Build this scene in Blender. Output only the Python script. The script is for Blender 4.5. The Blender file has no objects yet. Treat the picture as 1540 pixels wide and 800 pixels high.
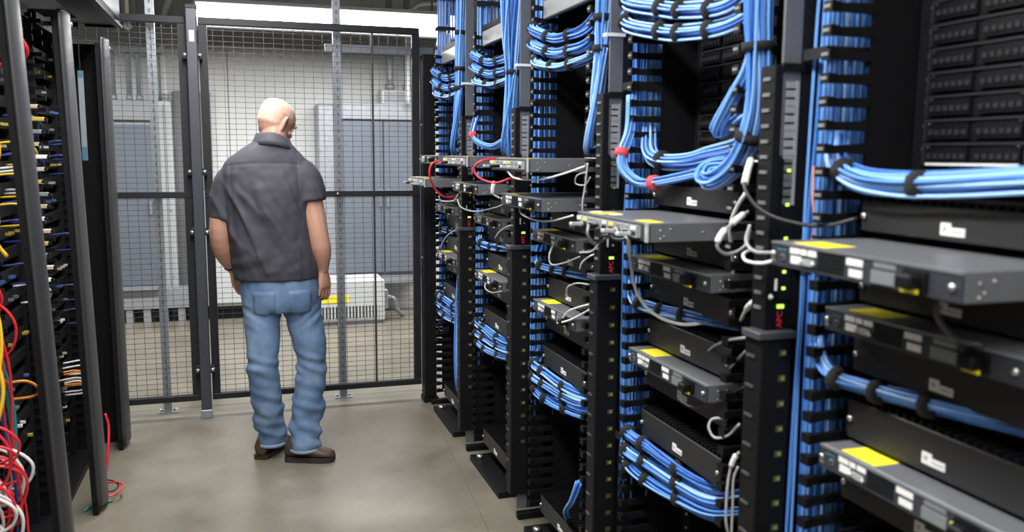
import bpy, bmesh, math, random
from mathutils import Vector, Matrix, noise
from mathutils.bvhtree import BVHTree
random.seed(7)
sc = bpy.context.scene
COL = sc.collection
PI = math.pi

# ------------------------------------------------------------------ camera
FPX, YAW, PITCH, ROLL, EYE = 1283.77, .30335622, .13039594, .0063886, 1.53
_f = Vector((math.sin(YAW) * math.cos(PITCH), math.cos(YAW) * math.cos(PITCH), -math.sin(PITCH)))
_r = Vector((math.cos(YAW), -math.sin(YAW), 0)); _u = _r.cross(_f)
CR = _r * math.cos(ROLL) + _u * math.sin(ROLL); CU = _u * math.cos(ROLL) - _r * math.sin(ROLL)
cd = bpy.data.cameras.new('camera'); cam = bpy.data.objects.new('camera', cd); COL.objects.link(cam)
cd.sensor_width = 36; cd.lens = FPX / 1540 * 36; cd.clip_start = .05
cam.matrix_world = Matrix(((CR.x, CU.x, -_f.x, 0), (CR.y, CU.y, -_f.y, 0), (CR.z, CU.z, -_f.z, EYE), (0, 0, 0, 1)))
cd.dof.use_dof = True; cd.dof.focus_distance = 4.3; cd.dof.aperture_fstop = 3.2
sc.camera = cam

def at(x, y, Y):
    """the point at depth Y that the photograph shows at pixel x, y"""
    d = _f + CR * ((x - 770) / FPX) - CU * ((y - 400) / FPX)
    return Vector((0, 0, EYE)) + d * (Y / d.y)

# ------------------------------------------------------------------ world, lights, exposure
w = bpy.data.worlds.new('world'); sc.world = w; w.use_nodes = True
w.node_tree.nodes['Background'].inputs[0].default_value = (.8, .87, 1, 1)
w.node_tree.nodes['Background'].inputs[1].default_value = .05
sc.view_settings.view_transform = 'Standard'; sc.view_settings.look = 'None'
sc.view_settings.gamma = 1; sc.view_settings.use_curve_mapping = False
sc.view_settings.exposure = .0

def area(name, loc, sx, sy, power, col=(1, .985, .97), rot=(0, 0, 0)):
    l = bpy.data.lights.new(name, 'AREA'); l.shape = 'RECTANGLE'; l.size = sx; l.size_y = sy; l.energy = power; l.color = col
    o = bpy.data.objects.new(name, l); COL.objects.link(o); o.location = loc; o.rotation_euler = rot; return o
area('aisle_lamp_light', (-.05, 1.3, 2.85), .22, 4.6, 190)
area('aisle_lamp_light_far', (-.12, 4.25, 2.75), .22, 1.1, 46)
area('near_fill_light', (-.05, -1.7, 2.7), .25, 1.2, 32)  # added fill behind the camera, brightens camera-facing sides of the cable columns
area('back_room_light', (.72, 6.9, 2.44), 2.1, .2, 105)
area('back_room_fill_left', (-2.4, 6.85, 2.46), 2.1, .2, 95)  # added fill out of view to the left, brightens the back wall
area('back_room_fill_right', (3.4, 6.85, 2.46), 2.1, .2, 95)  # matching added fill out of view to the right

# ------------------------------------------------------------------ helpers
_mats = {}
def pm(name, col, rough=.5, metal=0., var=.12, scale=12., bump=0., bscale=60., emit=0., coat=0., spec=.5):
    if name in _mats: return _mats[name]
    m = bpy.data.materials.new(name); m.use_nodes = True; nt = m.node_tree; N = nt.nodes; L = nt.links
    b = N['Principled BSDF']; b.inputs['Roughness'].default_value = rough; b.inputs['Metallic'].default_value = metal
    b.inputs['Specular IOR Level'].default_value = spec
    b.inputs['Coat Weight'].default_value = coat
    tc = N.new('ShaderNodeTexCoord'); no = N.new('ShaderNodeTexNoise'); no.inputs['Scale'].default_value = scale; no.inputs['Detail'].default_value = 4
    L.new(tc.outputs['Object'], no.inputs['Vector'])
    mx = N.new('ShaderNodeMix'); mx.data_type = 'RGBA'
    mx.inputs['A'].default_value = tuple(max(0, c * (1 - var)) for c in col) + (1,)
    mx.inputs['B'].default_value = tuple(min(1, c * (1 + var)) for c in col) + (1,)
    L.new(no.outputs['Fac'], mx.inputs['Factor']); L.new(mx.outputs['Result'], b.inputs['Base Color'])
    if bump:
        n2 = N.new('ShaderNodeTexNoise'); n2.inputs['Scale'].default_value = bscale; n2.inputs['Detail'].default_value = 5
        L.new(tc.outputs['Object'], n2.inputs['Vector'])
        bp = N.new('ShaderNodeBump'); bp.inputs['Strength'].default_value = bump; bp.inputs['Distance'].default_value = .01
        L.new(n2.outputs['Fac'], bp.inputs['Height']); L.new(bp.outputs['Normal'], b.inputs['Normal'])
    if emit:
        b.inputs['Emission Color'].default_value = (*col, 1); b.inputs['Emission Strength'].default_value = emit
    _mats[name] = m; return m

BLACK = pm('black_powder_coat', (.005, .005, .006), .52, 0, .2, 30, spec=.2)
BLACK2 = pm('black_plastic', (.004, .004, .005), .55, 0, .2, 30, spec=.2)
RAIL = pm('black_rail', (.008, .008, .010), .45, 0, .2, 20, spec=.28)
POST = pm('grey_post_paint', (.13, .134, .142), .42, .3, .12, 8)
DOOR = pm('charcoal_door_paint', (.040, .041, .044), .38, .2, .1, 6)
CHAS = pm('switch_chassis', (.17, .175, .19), .38, .4, .08, 8)
FACE = pm('switch_face', (.030, .034, .042), .45, .1, .1, 20)
BUSY = pm('connector_metal', (.60, .62, .62), .32, .55, .2, 60)
COVER = pm('manager_cover', (.017, .017, .018), .45, 0, .12, 8, spec=.4)
WHITE = pm('white_label', (.72, .72, .70), .5, 0, .05, 40)
GREYL = pm('grey_plate', (.22, .24, .25), .4, .3, .08, 20)
YELL = pm('yellow_sticker', (.82, .72, .03), .5, 0, .06, 20)
TEAL = pm('teal_print', (.02, .11, .13), .6)
GALV = pm('galvanised_steel', (.28, .30, .33), .45, .35, .22, 25)
GALVD = pm('galvanised_strut', (.26, .28, .31), .42, .5, .3, 40)
FENCE = pm('fence_paint', (.012, .0125, .016), .5, 0, .1, 8, spec=.3)
FPOST = pm('fence_post_paint', (.040, .043, .056), .42, .1, .1, 8)
WIRE = pm('fence_wire', (.05, .05, .052), .45, .2, .1, 8)
CAB = pm('cabinet_grey_paint', (.24, .255, .27), .45, 0, .06, 3)
CABD = pm('cabinet_door_blue_grey', (.115, .135, .165), .42, 0, .08, 3)
PALE = pm('pale_enamel', (.50, .52, .53), .45, 0, .05, 3)
WALLM = pm('painted_wall', (.58, .59, .585), .8, 0, .05, 2, .1, 80)
BEAM = pm('grey_beam', (.20, .20, .19), .6, 0, .15, 3)
CEILM = pm('ceiling_paint', (.45, .45, .44), .8, 0, .06, 2)
CHROME = pm('bolt_metal', (.6, .6, .6), .3, .9, .1, 20)
RED = pm('red_jacket', (.62, .02, .03), .4); REDT = pm('red_tie', (.65, .06, .07), .7)
WCORD = pm('white_jacket', (.70, .70, .70), .4); GCORD = pm('grey_jacket', (.33, .33, .34), .4); KCORD = pm('black_jacket', (.02, .02, .022), .4)
YCORD = pm('yellow_jacket', (.75, .50, .03), .4); BCORD = pm('navy_jacket', (.015, .035, .16), .4); TCORD = pm('teal_jacket', (.02, .18, .19), .4); OCORD = pm('orange_jacket', (.7, .25, .03), .4)
BLUES = [pm('blue_cable_mid', (.075, .24, .68), .33, 0, .1, 3), pm('blue_cable_light', (.16, .37, .80), .33, 0, .1, 3), pm('blue_cable_deep', (.04, .15, .55), .33, 0, .1, 3), pm('blue_cable_pale', (.30, .52, .88), .30, 0, .1, 3)]
LEDG = pm('green_led', (.55, .9, .10), .4, 0, 0, 1, 0, 60, 1.2); LEDO = pm('olive_led', (.20, .22, .05), .4, 0, 0, 1, 0, 60, .10)
LEDB = pm('blue_led', (.15, .3, .9), .4, 0, 0, 1, 0, 60, 2.0)
TIE = pm('velcro_black', (.008, .008, .009), .9)
TUBEL = pm('lamp_tube', (1, 1, 1), .5, 0, 0, 1, 0, 60, 7.0)

class MB:
    def __init__(s): s.v = []; s.f = []; s.m = []; s.sm = []
    def add(s, vs, fs, m=0, sm=False):
        o = len(s.v); s.v += [tuple(p) for p in vs]; s.f += [tuple(i + o for i in f) for f in fs]; s.m += [m] * len(fs); s.sm += [sm] * len(fs)
    def box(s, x0, x1, y0, y1, z0, z1, m=0, bev=0.):
        if x0 > x1: x0, x1 = x1, x0
        if y0 > y1: y0, y1 = y1, y0
        if bev:
            b = min(bev, (x1 - x0) * .45, (y1 - y0) * .45, (z1 - z0) * .45)
            bm = bmesh.new(); bmesh.ops.create_cube(bm, size=1)
            for v in bm.verts: v.co = Vector((x0 + (v.co.x + .5) * (x1 - x0), y0 + (v.co.y + .5) * (y1 - y0), z0 + (v.co.z + .5) * (z1 - z0)))
            bmesh.ops.bevel(bm, geom=bm.edges[:], offset=b, segments=1, affect='EDGES')
            bm.verts.index_update(); s.add([v.co[:] for v in bm.verts], [[v.index for v in f.verts] for f in bm.faces], m); bm.free(); return s
        s.add([(x0, y0, z0), (x1, y0, z0), (x1, y1, z0), (x0, y1, z0), (x0, y0, z1), (x1, y0, z1), (x1, y1, z1), (x0, y1, z1)],
              [(0, 3, 2, 1), (4, 5, 6, 7), (0, 1, 5, 4), (1, 2, 6, 5), (2, 3, 7, 6), (3, 0, 4, 7)], m); return s
    def hexa(s, p, m=0):
        s.add(p, [(0, 3, 2, 1), (4, 5, 6, 7), (0, 1, 5, 4), (1, 2, 6, 5), (2, 3, 7, 6), (3, 0, 4, 7)], m); return s
    def rings(s, R, m=0, cap=True, sm=True):
        n = len(R[0]); vs = [p for r in R for p in r]; fs = []
        for i in range(len(R) - 1):
            for j in range(n): fs.append((i * n + j, i * n + (j + 1) % n, (i + 1) * n + (j + 1) % n, (i + 1) * n + j))
        if cap: fs.append(tuple(range(n - 1, -1, -1))); fs.append(tuple((len(R) - 1) * n + j for j in range(n)))
        s.add(vs, fs, m, sm); return s
    def tube(s, pts, r, n=6, m=0, cap=True, flat=1., up=None):
        pts = [Vector(p) for p in pts]; R = []; u = None
        for i, p in enumerate(pts):
            t = (pts[min(i + 1, len(pts) - 1)] - pts[max(i - 1, 0)])
            if t.length < 1e-9: t = Vector((0, 0, 1))
            t.normalize()
            if u is None:
                u = Vector(up) if up else (Vector((0, 0, 1)) if abs(t.z) < .9 else Vector((1, 0, 0)))
            u = (u - t * u.dot(t)).normalized(); v = t.cross(u)
            rr = r[i] if isinstance(r, (list, tuple)) else r
            R.append([p + u * (rr * flat * math.cos(2 * PI * j / n)) + v * (rr * math.sin(2 * PI * j / n)) for j in range(n)])
        return s.rings(R, m, cap)
    def cyl(s, a, b, r, n=10, m=0): return s.tube([a, b], r, n, m)
    def mesh(s, name, mats):
        me = bpy.data.meshes.new(name); me.from_pydata(s.v, [], s.f)
        mats = mats if isinstance(mats, (list, tuple)) else [mats]
        for q in mats: me.materials.append(q)
        me.polygons.foreach_set('material_index', s.m); me.polygons.foreach_set('use_smooth', s.sm); me.update(); return me

def put(name, me, parent=None, loc=(0, 0, 0), label=None, kind=None, rot=None):
    o = bpy.data.objects.new(name, me); COL.objects.link(o); o.location = loc
    if rot: o.rotation_euler = rot
    if parent: o.parent = parent
    if label: o['label'] = label
    if kind: o['kind'] = kind
    return o
def part(name, mb, mats, parent, loc=(0, 0, 0), label=None, kind=None): return put(name, mb.mesh(name, mats), parent, loc, label, kind)
def tag(o, label, cat, group=None):
    o['label'] = label; o['category'] = cat
    if group: o['group'] = group
    return o
def thing(name, label, cat, loc=(0, 0, 0), group=None, rot=None):
    o = bpy.data.objects.new(name, None); COL.objects.link(o); o.location = loc; o.empty_display_size = .05
    if rot: o.rotation_euler = rot
    return tag(o, label, cat, group)
def dup(root, loc, label, group=None):
    r = root.copy(); COL.objects.link(r); r.location = loc; r['label'] = label
    if group: r['group'] = group
    for ch in root.children:
        c = ch.copy(); COL.objects.link(c); c.parent = r
        for g in ch.children:
            d = g.copy(); COL.objects.link(d); d.parent = c
    return r
def spline(pts, k=6):
    P = [Vector(p) for p in pts]; P = [P[0] * 2 - P[1]] + P + [P[-1] * 2 - P[-2]]; out = []
    for i in range(1, len(P) - 2):
        a, b, c, d = P[i - 1:i + 3]
        for q in range(k):
            t = q / k; out.append(.5 * ((2 * b) + (c - a) * t + (2 * a - 5 * b + 4 * c - d) * t * t + (3 * b - a - 3 * c + d) * t ** 3))
    out.append(P[-2]); return out
def frames(pts):
    out = []; u = None
    for i, p in enumerate(pts):
        t = (pts[min(i + 1, len(pts) - 1)] - pts[max(i - 1, 0)]).normalized()
        if u is None: u = Vector((0, 0, 1)) if abs(t.z) < .8 else Vector((1, 0, 0))
        u = (u - t * u.dot(t)).normalized(); out.append((p, u, t.cross(u)))
    return out
def text_mesh(txt, size, mat):
    c = bpy.data.curves.new('lettering', 'FONT'); c.body = txt; c.size = size; c.extrude = .0003; c.align_x = 'CENTER'; c.align_y = 'CENTER'; c.resolution_u = 2
    o = bpy.data.objects.new('lettering', c); COL.objects.link(o)
    me = bpy.data.meshes.new_from_object(o.evaluated_get(bpy.context.evaluated_depsgraph_get())); bpy.data.objects.remove(o); bpy.data.curves.remove(c)
    me.materials.clear(); me.materials.append(mat); return me
INK = pm('grey_ink', (.34, .34, .36), .6); REDI = pm('red_print', (.75, .03, .05), .5, 0, 0, 1, 0, 60, .15)

ORDS = ['lowest', 'second lowest', 'third lowest', 'fourth lowest', 'fifth lowest', 'sixth lowest', 'seventh lowest', 'eighth lowest', 'ninth lowest', 'tenth lowest', 'eleventh lowest', 'twelfth lowest', 'thirteenth lowest', 'fourteenth lowest', 'fifteenth lowest', 'sixteenth lowest']

# ------------------------------------------------------------------ the setting
def concrete():
    m = bpy.data.materials.new('polished_concrete'); m.use_nodes = True; nt = m.node_tree; N = nt.nodes; L = nt.links; b = N['Principled BSDF']
    tc = N.new('ShaderNodeTexCoord'); a = N.new('ShaderNodeTexNoise'); a.inputs['Scale'].default_value = 1.6; a.inputs['Detail'].default_value = 7; a.inputs['Roughness'].default_value = .62
    c = N.new('ShaderNodeTexNoise'); c.inputs['Scale'].default_value = 45; c.inputs['Detail'].default_value = 3
    for q in (a, c): L.new(tc.outputs['Object'], q.inputs['Vector'])
    r = N.new('ShaderNodeValToRGB'); e = r.color_ramp.elements
    e[0].position = .30; e[0].color = (.135, .121, .090, 1); e[1].position = .72; e[1].color = (.262, .240, .190, 1)
    L.new(a.outputs['Fac'], r.inputs['Fac'])
    mx = N.new('ShaderNodeMix'); mx.data_type = 'RGBA'; mx.blend_type = 'MULTIPLY'; mx.inputs['Factor'].default_value = .25
    L.new(r.outputs['Color'], mx.inputs['A']); L.new(c.outputs['Color'], mx.inputs['B']); L.new(mx.outputs['Result'], b.inputs['Base Color'])
    rr = N.new('ShaderNodeMapRange'); rr.inputs['To Min'].default_value = .22; rr.inputs['To Max'].default_value = .42
    L.new(a.outputs['Fac'], rr.inputs['Value']); L.new(rr.outputs['Result'], b.inputs['Roughness'])
    bp = N.new('ShaderNodeBump'); bp.inputs['Strength'].default_value = .06; bp.inputs['Distance'].default_value = .01
    L.new(a.outputs['Fac'], bp.inputs['Height']); L.new(bp.outputs['Normal'], b.inputs['Normal']); return m
CONC = concrete()
fl = put('floor', MB().box(-4, 5, -2.5, 9, -.2, -.005).mesh('floor', [pm('joint_dirt', (.14, .125, .095), .9)])); fl['kind'] = 'structure'
# saw-cut joints: slabs stand 12 mm above the joint bottoms; the joint line drifts a little
JX = [(-2.5, .512 + .08), (9, 1.31)]
def jx(y): return .906 + (y - 3.188) * .0704
ys = [-2.5, 5.35, 9.0]
for i in range(2):
    y0, y1 = ys[i] + (.003 if i else 0), ys[i + 1] - (.003 if i == 0 else 0)
    for side in (0, 1) if i == 0 else (2,):
        g = .0025
        p = [(-4, y0), (jx(y0) - g, y0), (jx(y1) - g, y1), (-4, y1)] if side == 0 else [(-4, y0), (5, y0), (5, y1), (-4, y1)] if side == 2 else [(jx(y0) + g, y0), (5, y0), (5, y1), (jx(y1) + g, y1)]
        part('slab', MB().hexa([(x, y, -.005) for x, y in p] + [(x, y, 0) for x, y in p]), CONC, fl)
def struct(name, mb, mats, parent=None):
    o = put(name, mb.mesh(name, mats), parent)
    if not parent: o['kind'] = 'structure'
    return o
wb = struct('wall_back', MB().box(-4, 5, 8.53, 8.8, 0, 3.6), pm('wall_joint', (.35, .35, .33), .9))
for i, (a, b) in enumerate([(-4, -2.3), (-2.292, -.12), (-.112, 1.9), (1.908, 5)]): part('panel', MB().box(a, b, 8.50, 8.53, 0, 3.6), WALLM, wb)
struct('wall_left', MB().box(-4.2, -4, -2.5, 8.8, 0, 3.6), WALLM)
struct('wall_right', MB().box(5, 5.2, -2.5, 8.8, 0, 3.6), WALLM)
struct('wall_front', MB().box(-4, 5, -2.7, -2.5, 0, 3.6), WALLM)
struct('ceiling', MB().box(-4, 5, -2.5, 8.8, 3.6, 3.75), CEILM)
sf = struct('trim_1', MB().box(-4, 5, 8.2, 8.5, 2.47, 2.60), BEAM)
# roof joists seen above the fence
for i in range(5): struct('trim_%d' % (i + 2), MB().box(-4, 5, 7.9 - i * .45, 7.98 - i * .45, 2.95, 3.2), BEAM)
# low curb on the right at the back wall
struct('trim_7', MB().box(1.18, 4.2, 8.36, 8.5, 0, .10), pm('curb_concrete', (.48, .47, .44), .8))

# ------------------------------------------------------------------ electrical gear on the back wall
ec = thing('electrical_cabinet', 'grey electrical cabinet on the back wall behind the left fence panel', 'cabinet', (-.93, 8.33, .30))
part('body', MB().box(-.27, .20, -.17, .17, 0, 1.66, 0, .008), CAB, ec)
part('lid', MB().box(-.28, .21, -.21, -.172, 1.50, 1.67, 0, .006), CAB, ec)
part('door', MB().box(-.255, .185, -.20, -.172, .05, 1.46, 0, .006), CABD, ec)
part('handle', MB().box(.13, .15, -.225, -.20, .68, .80), GALVD, ec)
part('lower_rail', MB().box(-.27, .2, -.215, -.172, .01, .045), GALV, ec)
wk = thing('wireway', 'tall pale galvanised wireway beside the left electrical cabinet', 'wireway', (-.675, 8.42, .1))
part('trough', MB().box(-.06, .065, -.08, .08, 0, 1.88, 0, .01), PALE, wk); part('cover_seam', MB().box(.0, .008, -.083, -.079, .02, 1.86), CAB, wk)
for z in (.3, .9, 1.5): part('cover_screw', MB().cyl((.035, -.079, z), (.035, -.086, z), .008, 8), CHROME, wk)
bp_ = thing('backing_board', 'dark grey flat backing panel on the wall behind the tall fence post', 'panel', (-.48, 8.47, .05))
part('sheet', MB().box(-.115, .205, -.02, .02, 0, 2.03, 0, .004), pm('dark_grey_sheet', (.16, .165, .17), .5), bp_)
for sx in (-.1, .185):
    for z in (.1, 1.0, 1.93): part('screw', MB().cyl((sx, -.02, z), (sx, -.026, z), .01, 8), CHROME, bp_)
# base of the left cabinet: pallet with dark gaps
ch = thing('cabinet_plinth', 'low grey slotted plinth under the left electrical cabinet', 'plinth', (-.85, 8.33, 0))
part('top_plate', MB().box(-.35, .45, -.17, .16, .13, .30, 0, .005), CAB, ch)
for i in range(6): part('foot', MB().box(-.34 + i * .145, -.28 + i * .145, -.16, .15, 0, .13), CAB, ch)
wc = thing('white_cabinet', 'white metal enclosure low on the back wall left of the person', 'cabinet', (-.16, 8.34, .04))
part('body', MB().box(-.19, .30, -.16, .155, .08, 1.15, 0, .012), PALE, wc); part('door', MB().box(-.17, .28, -.185, -.162, .11, 1.12, 0, .008), PALE, wc)
part('plinth', MB().box(-.18, .29, -.14, .15, -.04, .08), BLACK, wc); part('latch', MB().box(.2, .22, -.205, -.185, .55, .68), GALVD, wc)
cr = thing('electrical_cabinet', 'large blue-grey electrical cabinet on the back wall right of the person', 'cabinet', (1.13, 8.30, .28))
part('body', MB().box(-.47, .52, -.19, .19, 0, 1.70, 0, .01), CAB, cr)
part('lid', MB().box(-.31, .53, -.24, -.192, 1.56, 1.71, 0, .006), GALV, cr)
part('door', MB().box(-.30, .12, -.235, -.192, .12, 1.545, 0, .006), CABD, cr)
part('door', MB().box(.13, .51, -.235, -.192, .12, 1.545, 0, .006), CABD, cr)
for x in (.09, .16): part('handle', MB().box(x - .01, x + .01, -.262, -.235, .75, .92), GALVD, cr)
part('side_strip', MB().box(-.465, -.33, -.23, -.192, .02, 1.68, 0, .006), GALV, cr); part('lower_sill', MB().box(-.31, .52, -.25, -.192, .02, .09), GALV, cr)
jb = thing('junction_box', 'small pale junction box on top of the right electrical cabinet', 'box', (1.43, 8.3, 1.992))
part('case', MB().box(-.17, .22, -.15, .15, 0, .13, 0, .006), PALE, jb); part('cover', MB().box(-.15, .2, -.158, -.15, .015, .115), CAB, jb)
tr = thing('transformer', 'white floor transformer with a slotted vent and yellow warning label', 'transformer', (.88, 7.82, 0))
part('case', MB().box(-.30, .30, -.2, .2, .03, .40, 0, .008), PALE, tr); part('base', MB().box(-.27, .27, -.18, .18, 0, .03), GALV, tr)
part('vent_recess', MB().box(-.27, .25, -.203, -.2, .06, .17), BLACK, tr)
sl = MB().box(0, .016, -.21, -.2035, .055, .175).mesh('slat', [PALE])
for i in range(18): put('slat', sl, tr, (-.272 + i * .0295, 0, 0))
part('warning_label', MB().box(-.26, -.02, -.203, -.2005, .205, .27), YELL, tr, label='yellow warning label')
part('side_fitting', MB().box(.30, .34, -.15, -.02, .12, .30, 0, .008), GALVD, tr)
part('side_hose', MB().tube(spline([(.34, -.08, .22), (.40, -.08, .2), (.43, -.06, .1), (.5, .0, .03)]), .022, 8), GALVD, tr)

def conduit(pts, r, label, m=GALV, collars=()):
    t = thing('conduit', label, 'conduit', tuple(pts[0])); p0 = Vector(pts[0])
    part('pipe', MB().tube([Vector(p) - p0 for p in pts], r, 10), m, t)
    for c in collars:
        c = Vector(c) - p0; part('collar', MB().cyl(c - Vector((0, 0, .025)), c + Vector((0, 0, .025)), r * 1.35, 10), GALV, t)
for x, w_ in ((-1.065, 'first'), (-.94, 'second'), (-.86, 'third')):
    conduit([(x, 8.3, 1.975), (x, 8.3, 2.5), (x, 8.25, 3.1), (x, 8.1, 3.55)], .02, '%s thin conduit from the left rising out of the left cabinet' % w_, collars=[(x, 8.3, 2.0)])
conduit([(-.715, 8.40, 1.985), (-.715, 8.40, 2.6), (-.715, 8.4, 3.58)], .026, 'pale vertical conduit rising from the tall wireway', PALE, [(-.715, 8.4, 2.02)])
conduit(spline([(-.655, 8.36, 1.985), (-.655, 8.36, 2.3), (-.655, 8.36, 2.6), (-.58, 8.3, 2.85), (-.45, 8.2, 3.0), (-.2, 8.1, 3.1)]), .028, 'bent conduit curving right above the tall wireway', PALE, [(-.655, 8.36, 2.02)])
conduit(spline([(1.47, 7.95, 1.985), (1.47, 7.95, 2.4), (1.47, 7.95, 2.74), (1.52, 7.95, 2.84), (1.66, 7.95, 2.90), (2.3, 7.95, 2.92)]), .022, 'white bent conduit rising over the right cabinet', PALE)
for x, w_ in ((1.36, 'left'), (1.53, 'right')):
    conduit([(x, 8.3, 2.122), (x, 8.3, 2.25), (x, 8.3, 2.6), (x, 8.3, 3.58)], .034, 'thick %s conduit rising from the junction box' % w_, GALV, [(x, 8.3, 2.16)])
st = thing('strut_channel', 'short galvanised strut holding the conduits above the left cabinet', 'strut', (-.85, 8.2, 2.385))
part('channel', MB().box(-.27, .23, -.02, .02, 0, .05), GALVD, st)
for x in (-.21, -.09, -.01, .135, .195): part('clamp', MB().box(x - .03, x + .03, -.03, -.02, .005, .045), GALV, st)
rod = thing('pendant_drop', 'thin cream pendant rod hanging above the left cabinet', 'rod', (-.88, 7.9, 2.55))
part('rod', MB().cyl((0, 0, .03), (0, 0, 1.05), .013, 8), pm('cream_paint', (.75, .74, .60), .5), rod); part('ball_hook', MB().tube([(0, 0, .05), (0, 0, .03), (0, 0, 0), (0, 0, -.02)], [.014, .035, .035, .01], 10), PALE, rod)

# lamp behind the fence
lt = thing('strip_light', 'long glowing fluorescent strip light hanging beyond the fence', 'light', (.62, 6.85, 2.5))
part('housing', MB().box(-.93, 1.15, -.05, .11, .115, .145, 0, .004), PALE, lt)
part('reflector', MB().hexa([(-.93, .08, -.04), (1.15, .08, -.04), (1.15, .16, -.04), (-.93, .16, -.04), (-.93, .03, .115), (1.15, .03, .115), (1.15, .1, .115), (-.93, .1, .115)]), PALE, lt)
for z, y in ((-.005, -.0), (.042, -.015), (.088, -.015)): part('tube', MB().cyl((-.91, y, z), (1.13, y, z), .022, 12), TUBEL, lt)
for x in (-.93, 1.14): part('end_cap', MB().box(x - .005, x + .012, -.045, .03, -.03, .115), PALE, lt)
for x in (-.6, .85): part('hanger', MB().cyl((x, .02, .145), (x, .02, 1.1), .008, 6), GALVD, lt)

# ------------------------------------------------------------------ the mesh fence
FY = 5.2
def fence(label, x0, x1, loc_y, seam=None):
    t = thing('mesh_fence', label, 'fence', (x0, loc_y, 0)); W_ = x1 - x0
    for nm, z0, z1 in (('top_rail', 2.235, 2.275), ('middle_rail', 1.27, 1.305), ('bottom_rail', .085, .12)):
        part(nm, MB().box(0, W_, -.02, .02, z0, z1, 0, .003), FENCE, t)
    for x in (0, W_ - .045): part('side_frame', MB().box(x, x + .045, -.016, .016, .12, 2.235), FENCE, t)
    m = MB(); n = int(W_ / .055)
    for i in range(n + 1):
        x = .02 + i * (W_ - .04) / n; m.box(x - .0012, x + .0012, -.0012, .0012, .1, 2.25)
    for k in range(int(2.15 / .0305) + 1):
        z = .105 + k * .0305; m.box(.01, W_ - .01, -.0040, -.0014, z - .0012, z + .0012)
    part('wire_mesh', m, WIRE, t, kind='stuff')
    if seam: part('seam_bar', MB().box(seam - x0 - .006, seam - x0 + .006, .003, .012, .1, 2.25), WIRE, t)
    for x in (.3, W_ * .6): part('rail_bolt', MB().cyl((x, -.02, 1.288), (x, -.028, 1.288), .008, 8), CHROME, t)
    return t
fence('black wire mesh fence panel beside the left racks', -1.30, -.282, FY)
fence('black wire mesh fence panel behind the person', -.218, 1.03, FY, .75)
fp = thing('fence_post', 'tall dark grey square fence post between the two mesh panels', 'post', (-.25, 5.125, 0))
part('tube', MB().box(-.028, .028, -.028, .028, .012, 2.31, 0, .004), FPOST, fp); part('foot_shoe', MB().box(-.032, .032, -.033, .033, 0, .05, 0, .003), GALVD, fp); part('cap', MB().box(-.031, .031, -.031, .031, 2.305, 2.33, 0, .004), FENCE, fp)
part('tag_plate', MB().box(-.012, .014, -.031, -.028, 2.13, 2.19), WHITE, fp)
for z in (.28, 1.08, 1.42, 2.06):
    for s in (-1, 1): part('mesh_bolt', MB().cyl((s * .028, 0, z), (s * .05, 0, z), .011, 8), CHROME, fp); 
for z in (.28, 1.08, 1.42, 2.06):
    for s in (-1, 1): part('bracket', MB().box(s * .028, s * .05, .0, .06, z - .02, z + .02), FENCE, fp)
def pole(x, y, h, label, foot=True):
    t = thing('strut_post', label, 'post', (x, y, 0))
    m = MB(); m.box(-.022, .022, -.022, -.018, .006, h); m.box(-.022, -.018, -.018, .022, .006, h); m.box(.018, .022, -.018, .022, .006, h); part('channel', m, GALVD, t)
    part('back_web', MB().box(-.018, .018, .018, .022, .006, h), GALV, t)
    hl = MB().box(-.005, .005, -.0223, -.0215, 0, .022).mesh('slot', [pm('slot_shadow', (.12, .125, .13), .6)])
    for k in range(int(h / .05) - 1): put('slot', hl, t, (0, 0, .05 + k * .05))
    part('foot_plate', MB().box(-.055, .055, -.04, .04, 0, .006), GALV, t)
    for s in (-1, 1): part('anchor_bolt', MB().cyl((s * .04, 0, .006), (s * .04, 0, .018), .011, 6), CHROME, t)
pole(.555, 5.33, 3.58, 'tall galvanised strut post standing behind the right mesh panel'); pole(-.475, 5.30, 3.58, 'galvanised strut post standing behind the left mesh panel')
sb = thing('strut_channel', 'horizontal galvanised strut running from the strut post to the racks', 'strut', (.49, 5.375, 2.14))
part('channel', MB().box(0, .66, -.021, .021, 0, .042), GALVD, sb); part('lip', MB().box(0, .66, -.024, .021, -.004, 0), GALV, sb)

# ------------------------------------------------------------------ right row: racks, cable managers, power strips
RK = {5: 'the rack nearest the camera', 4: 'the second rack from the camera', 3: 'the middle rack', 2: 'the second rack from the fence', 1: 'the rack beside the fence'}
RC = {5: 1.13, 4: 2.0, 3: 2.87, 2: 3.74, 1: 4.61}
GP = {0: 5.045, 1: 4.175, 2: 3.305, 3: 2.435, 4: 1.565}
GN = {0: 'between the fence and the first rack', 1: 'between the two racks by the fence', 2: 'just beyond the middle rack', 3: 'just before the middle rack', 4: 'just beyond the nearest rack'}
upm = MB(); upm.box(1.272, 1.276, -.0225, .0225, 0, 2.13); upm.box(1.276, 1.35, -.0225, -.0185, 0, 2.13)
UP = upm.mesh('upright', [RAIL])
bl = MB()
for k in range(46):
    z = .12 + k * .0445; bl.cyl((1.272, 0, z), (1.267, 0, z), .0045, 6)
BL = bl.mesh('mounting_bolts', [CHROME])
TB = MB().box(1.10, 1.125, -.27, .27, 2.035, 2.105, 0, .004).mesh('top_bar', [pm('grey_top_bar', (.26, .265, .27), .4, .3)])
bpm = MB(); bpm.box(1.04, 1.62, -.24, .27, .022, .028); bpm.box(1.04, 1.62, -.24, -.235, 0, .022); bpm.box(1.04, 1.045, -.235, .27, 0, .022); bpm.box(1.04, 1.62, .265, .27, 0, .022)
BPm = bpm.mesh('base_plate', [BLACK]); AB = MB().cyl((1.075, .21, .028), (1.075, .21, .045), .016, 8).mesh('anchor_bolt', [CHROME])
AB2 = MB().cyl((1.075, -.19, .028), (1.075, -.19, .045), .016, 8).mesh('anchor_bolt', [CHROME])
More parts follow.
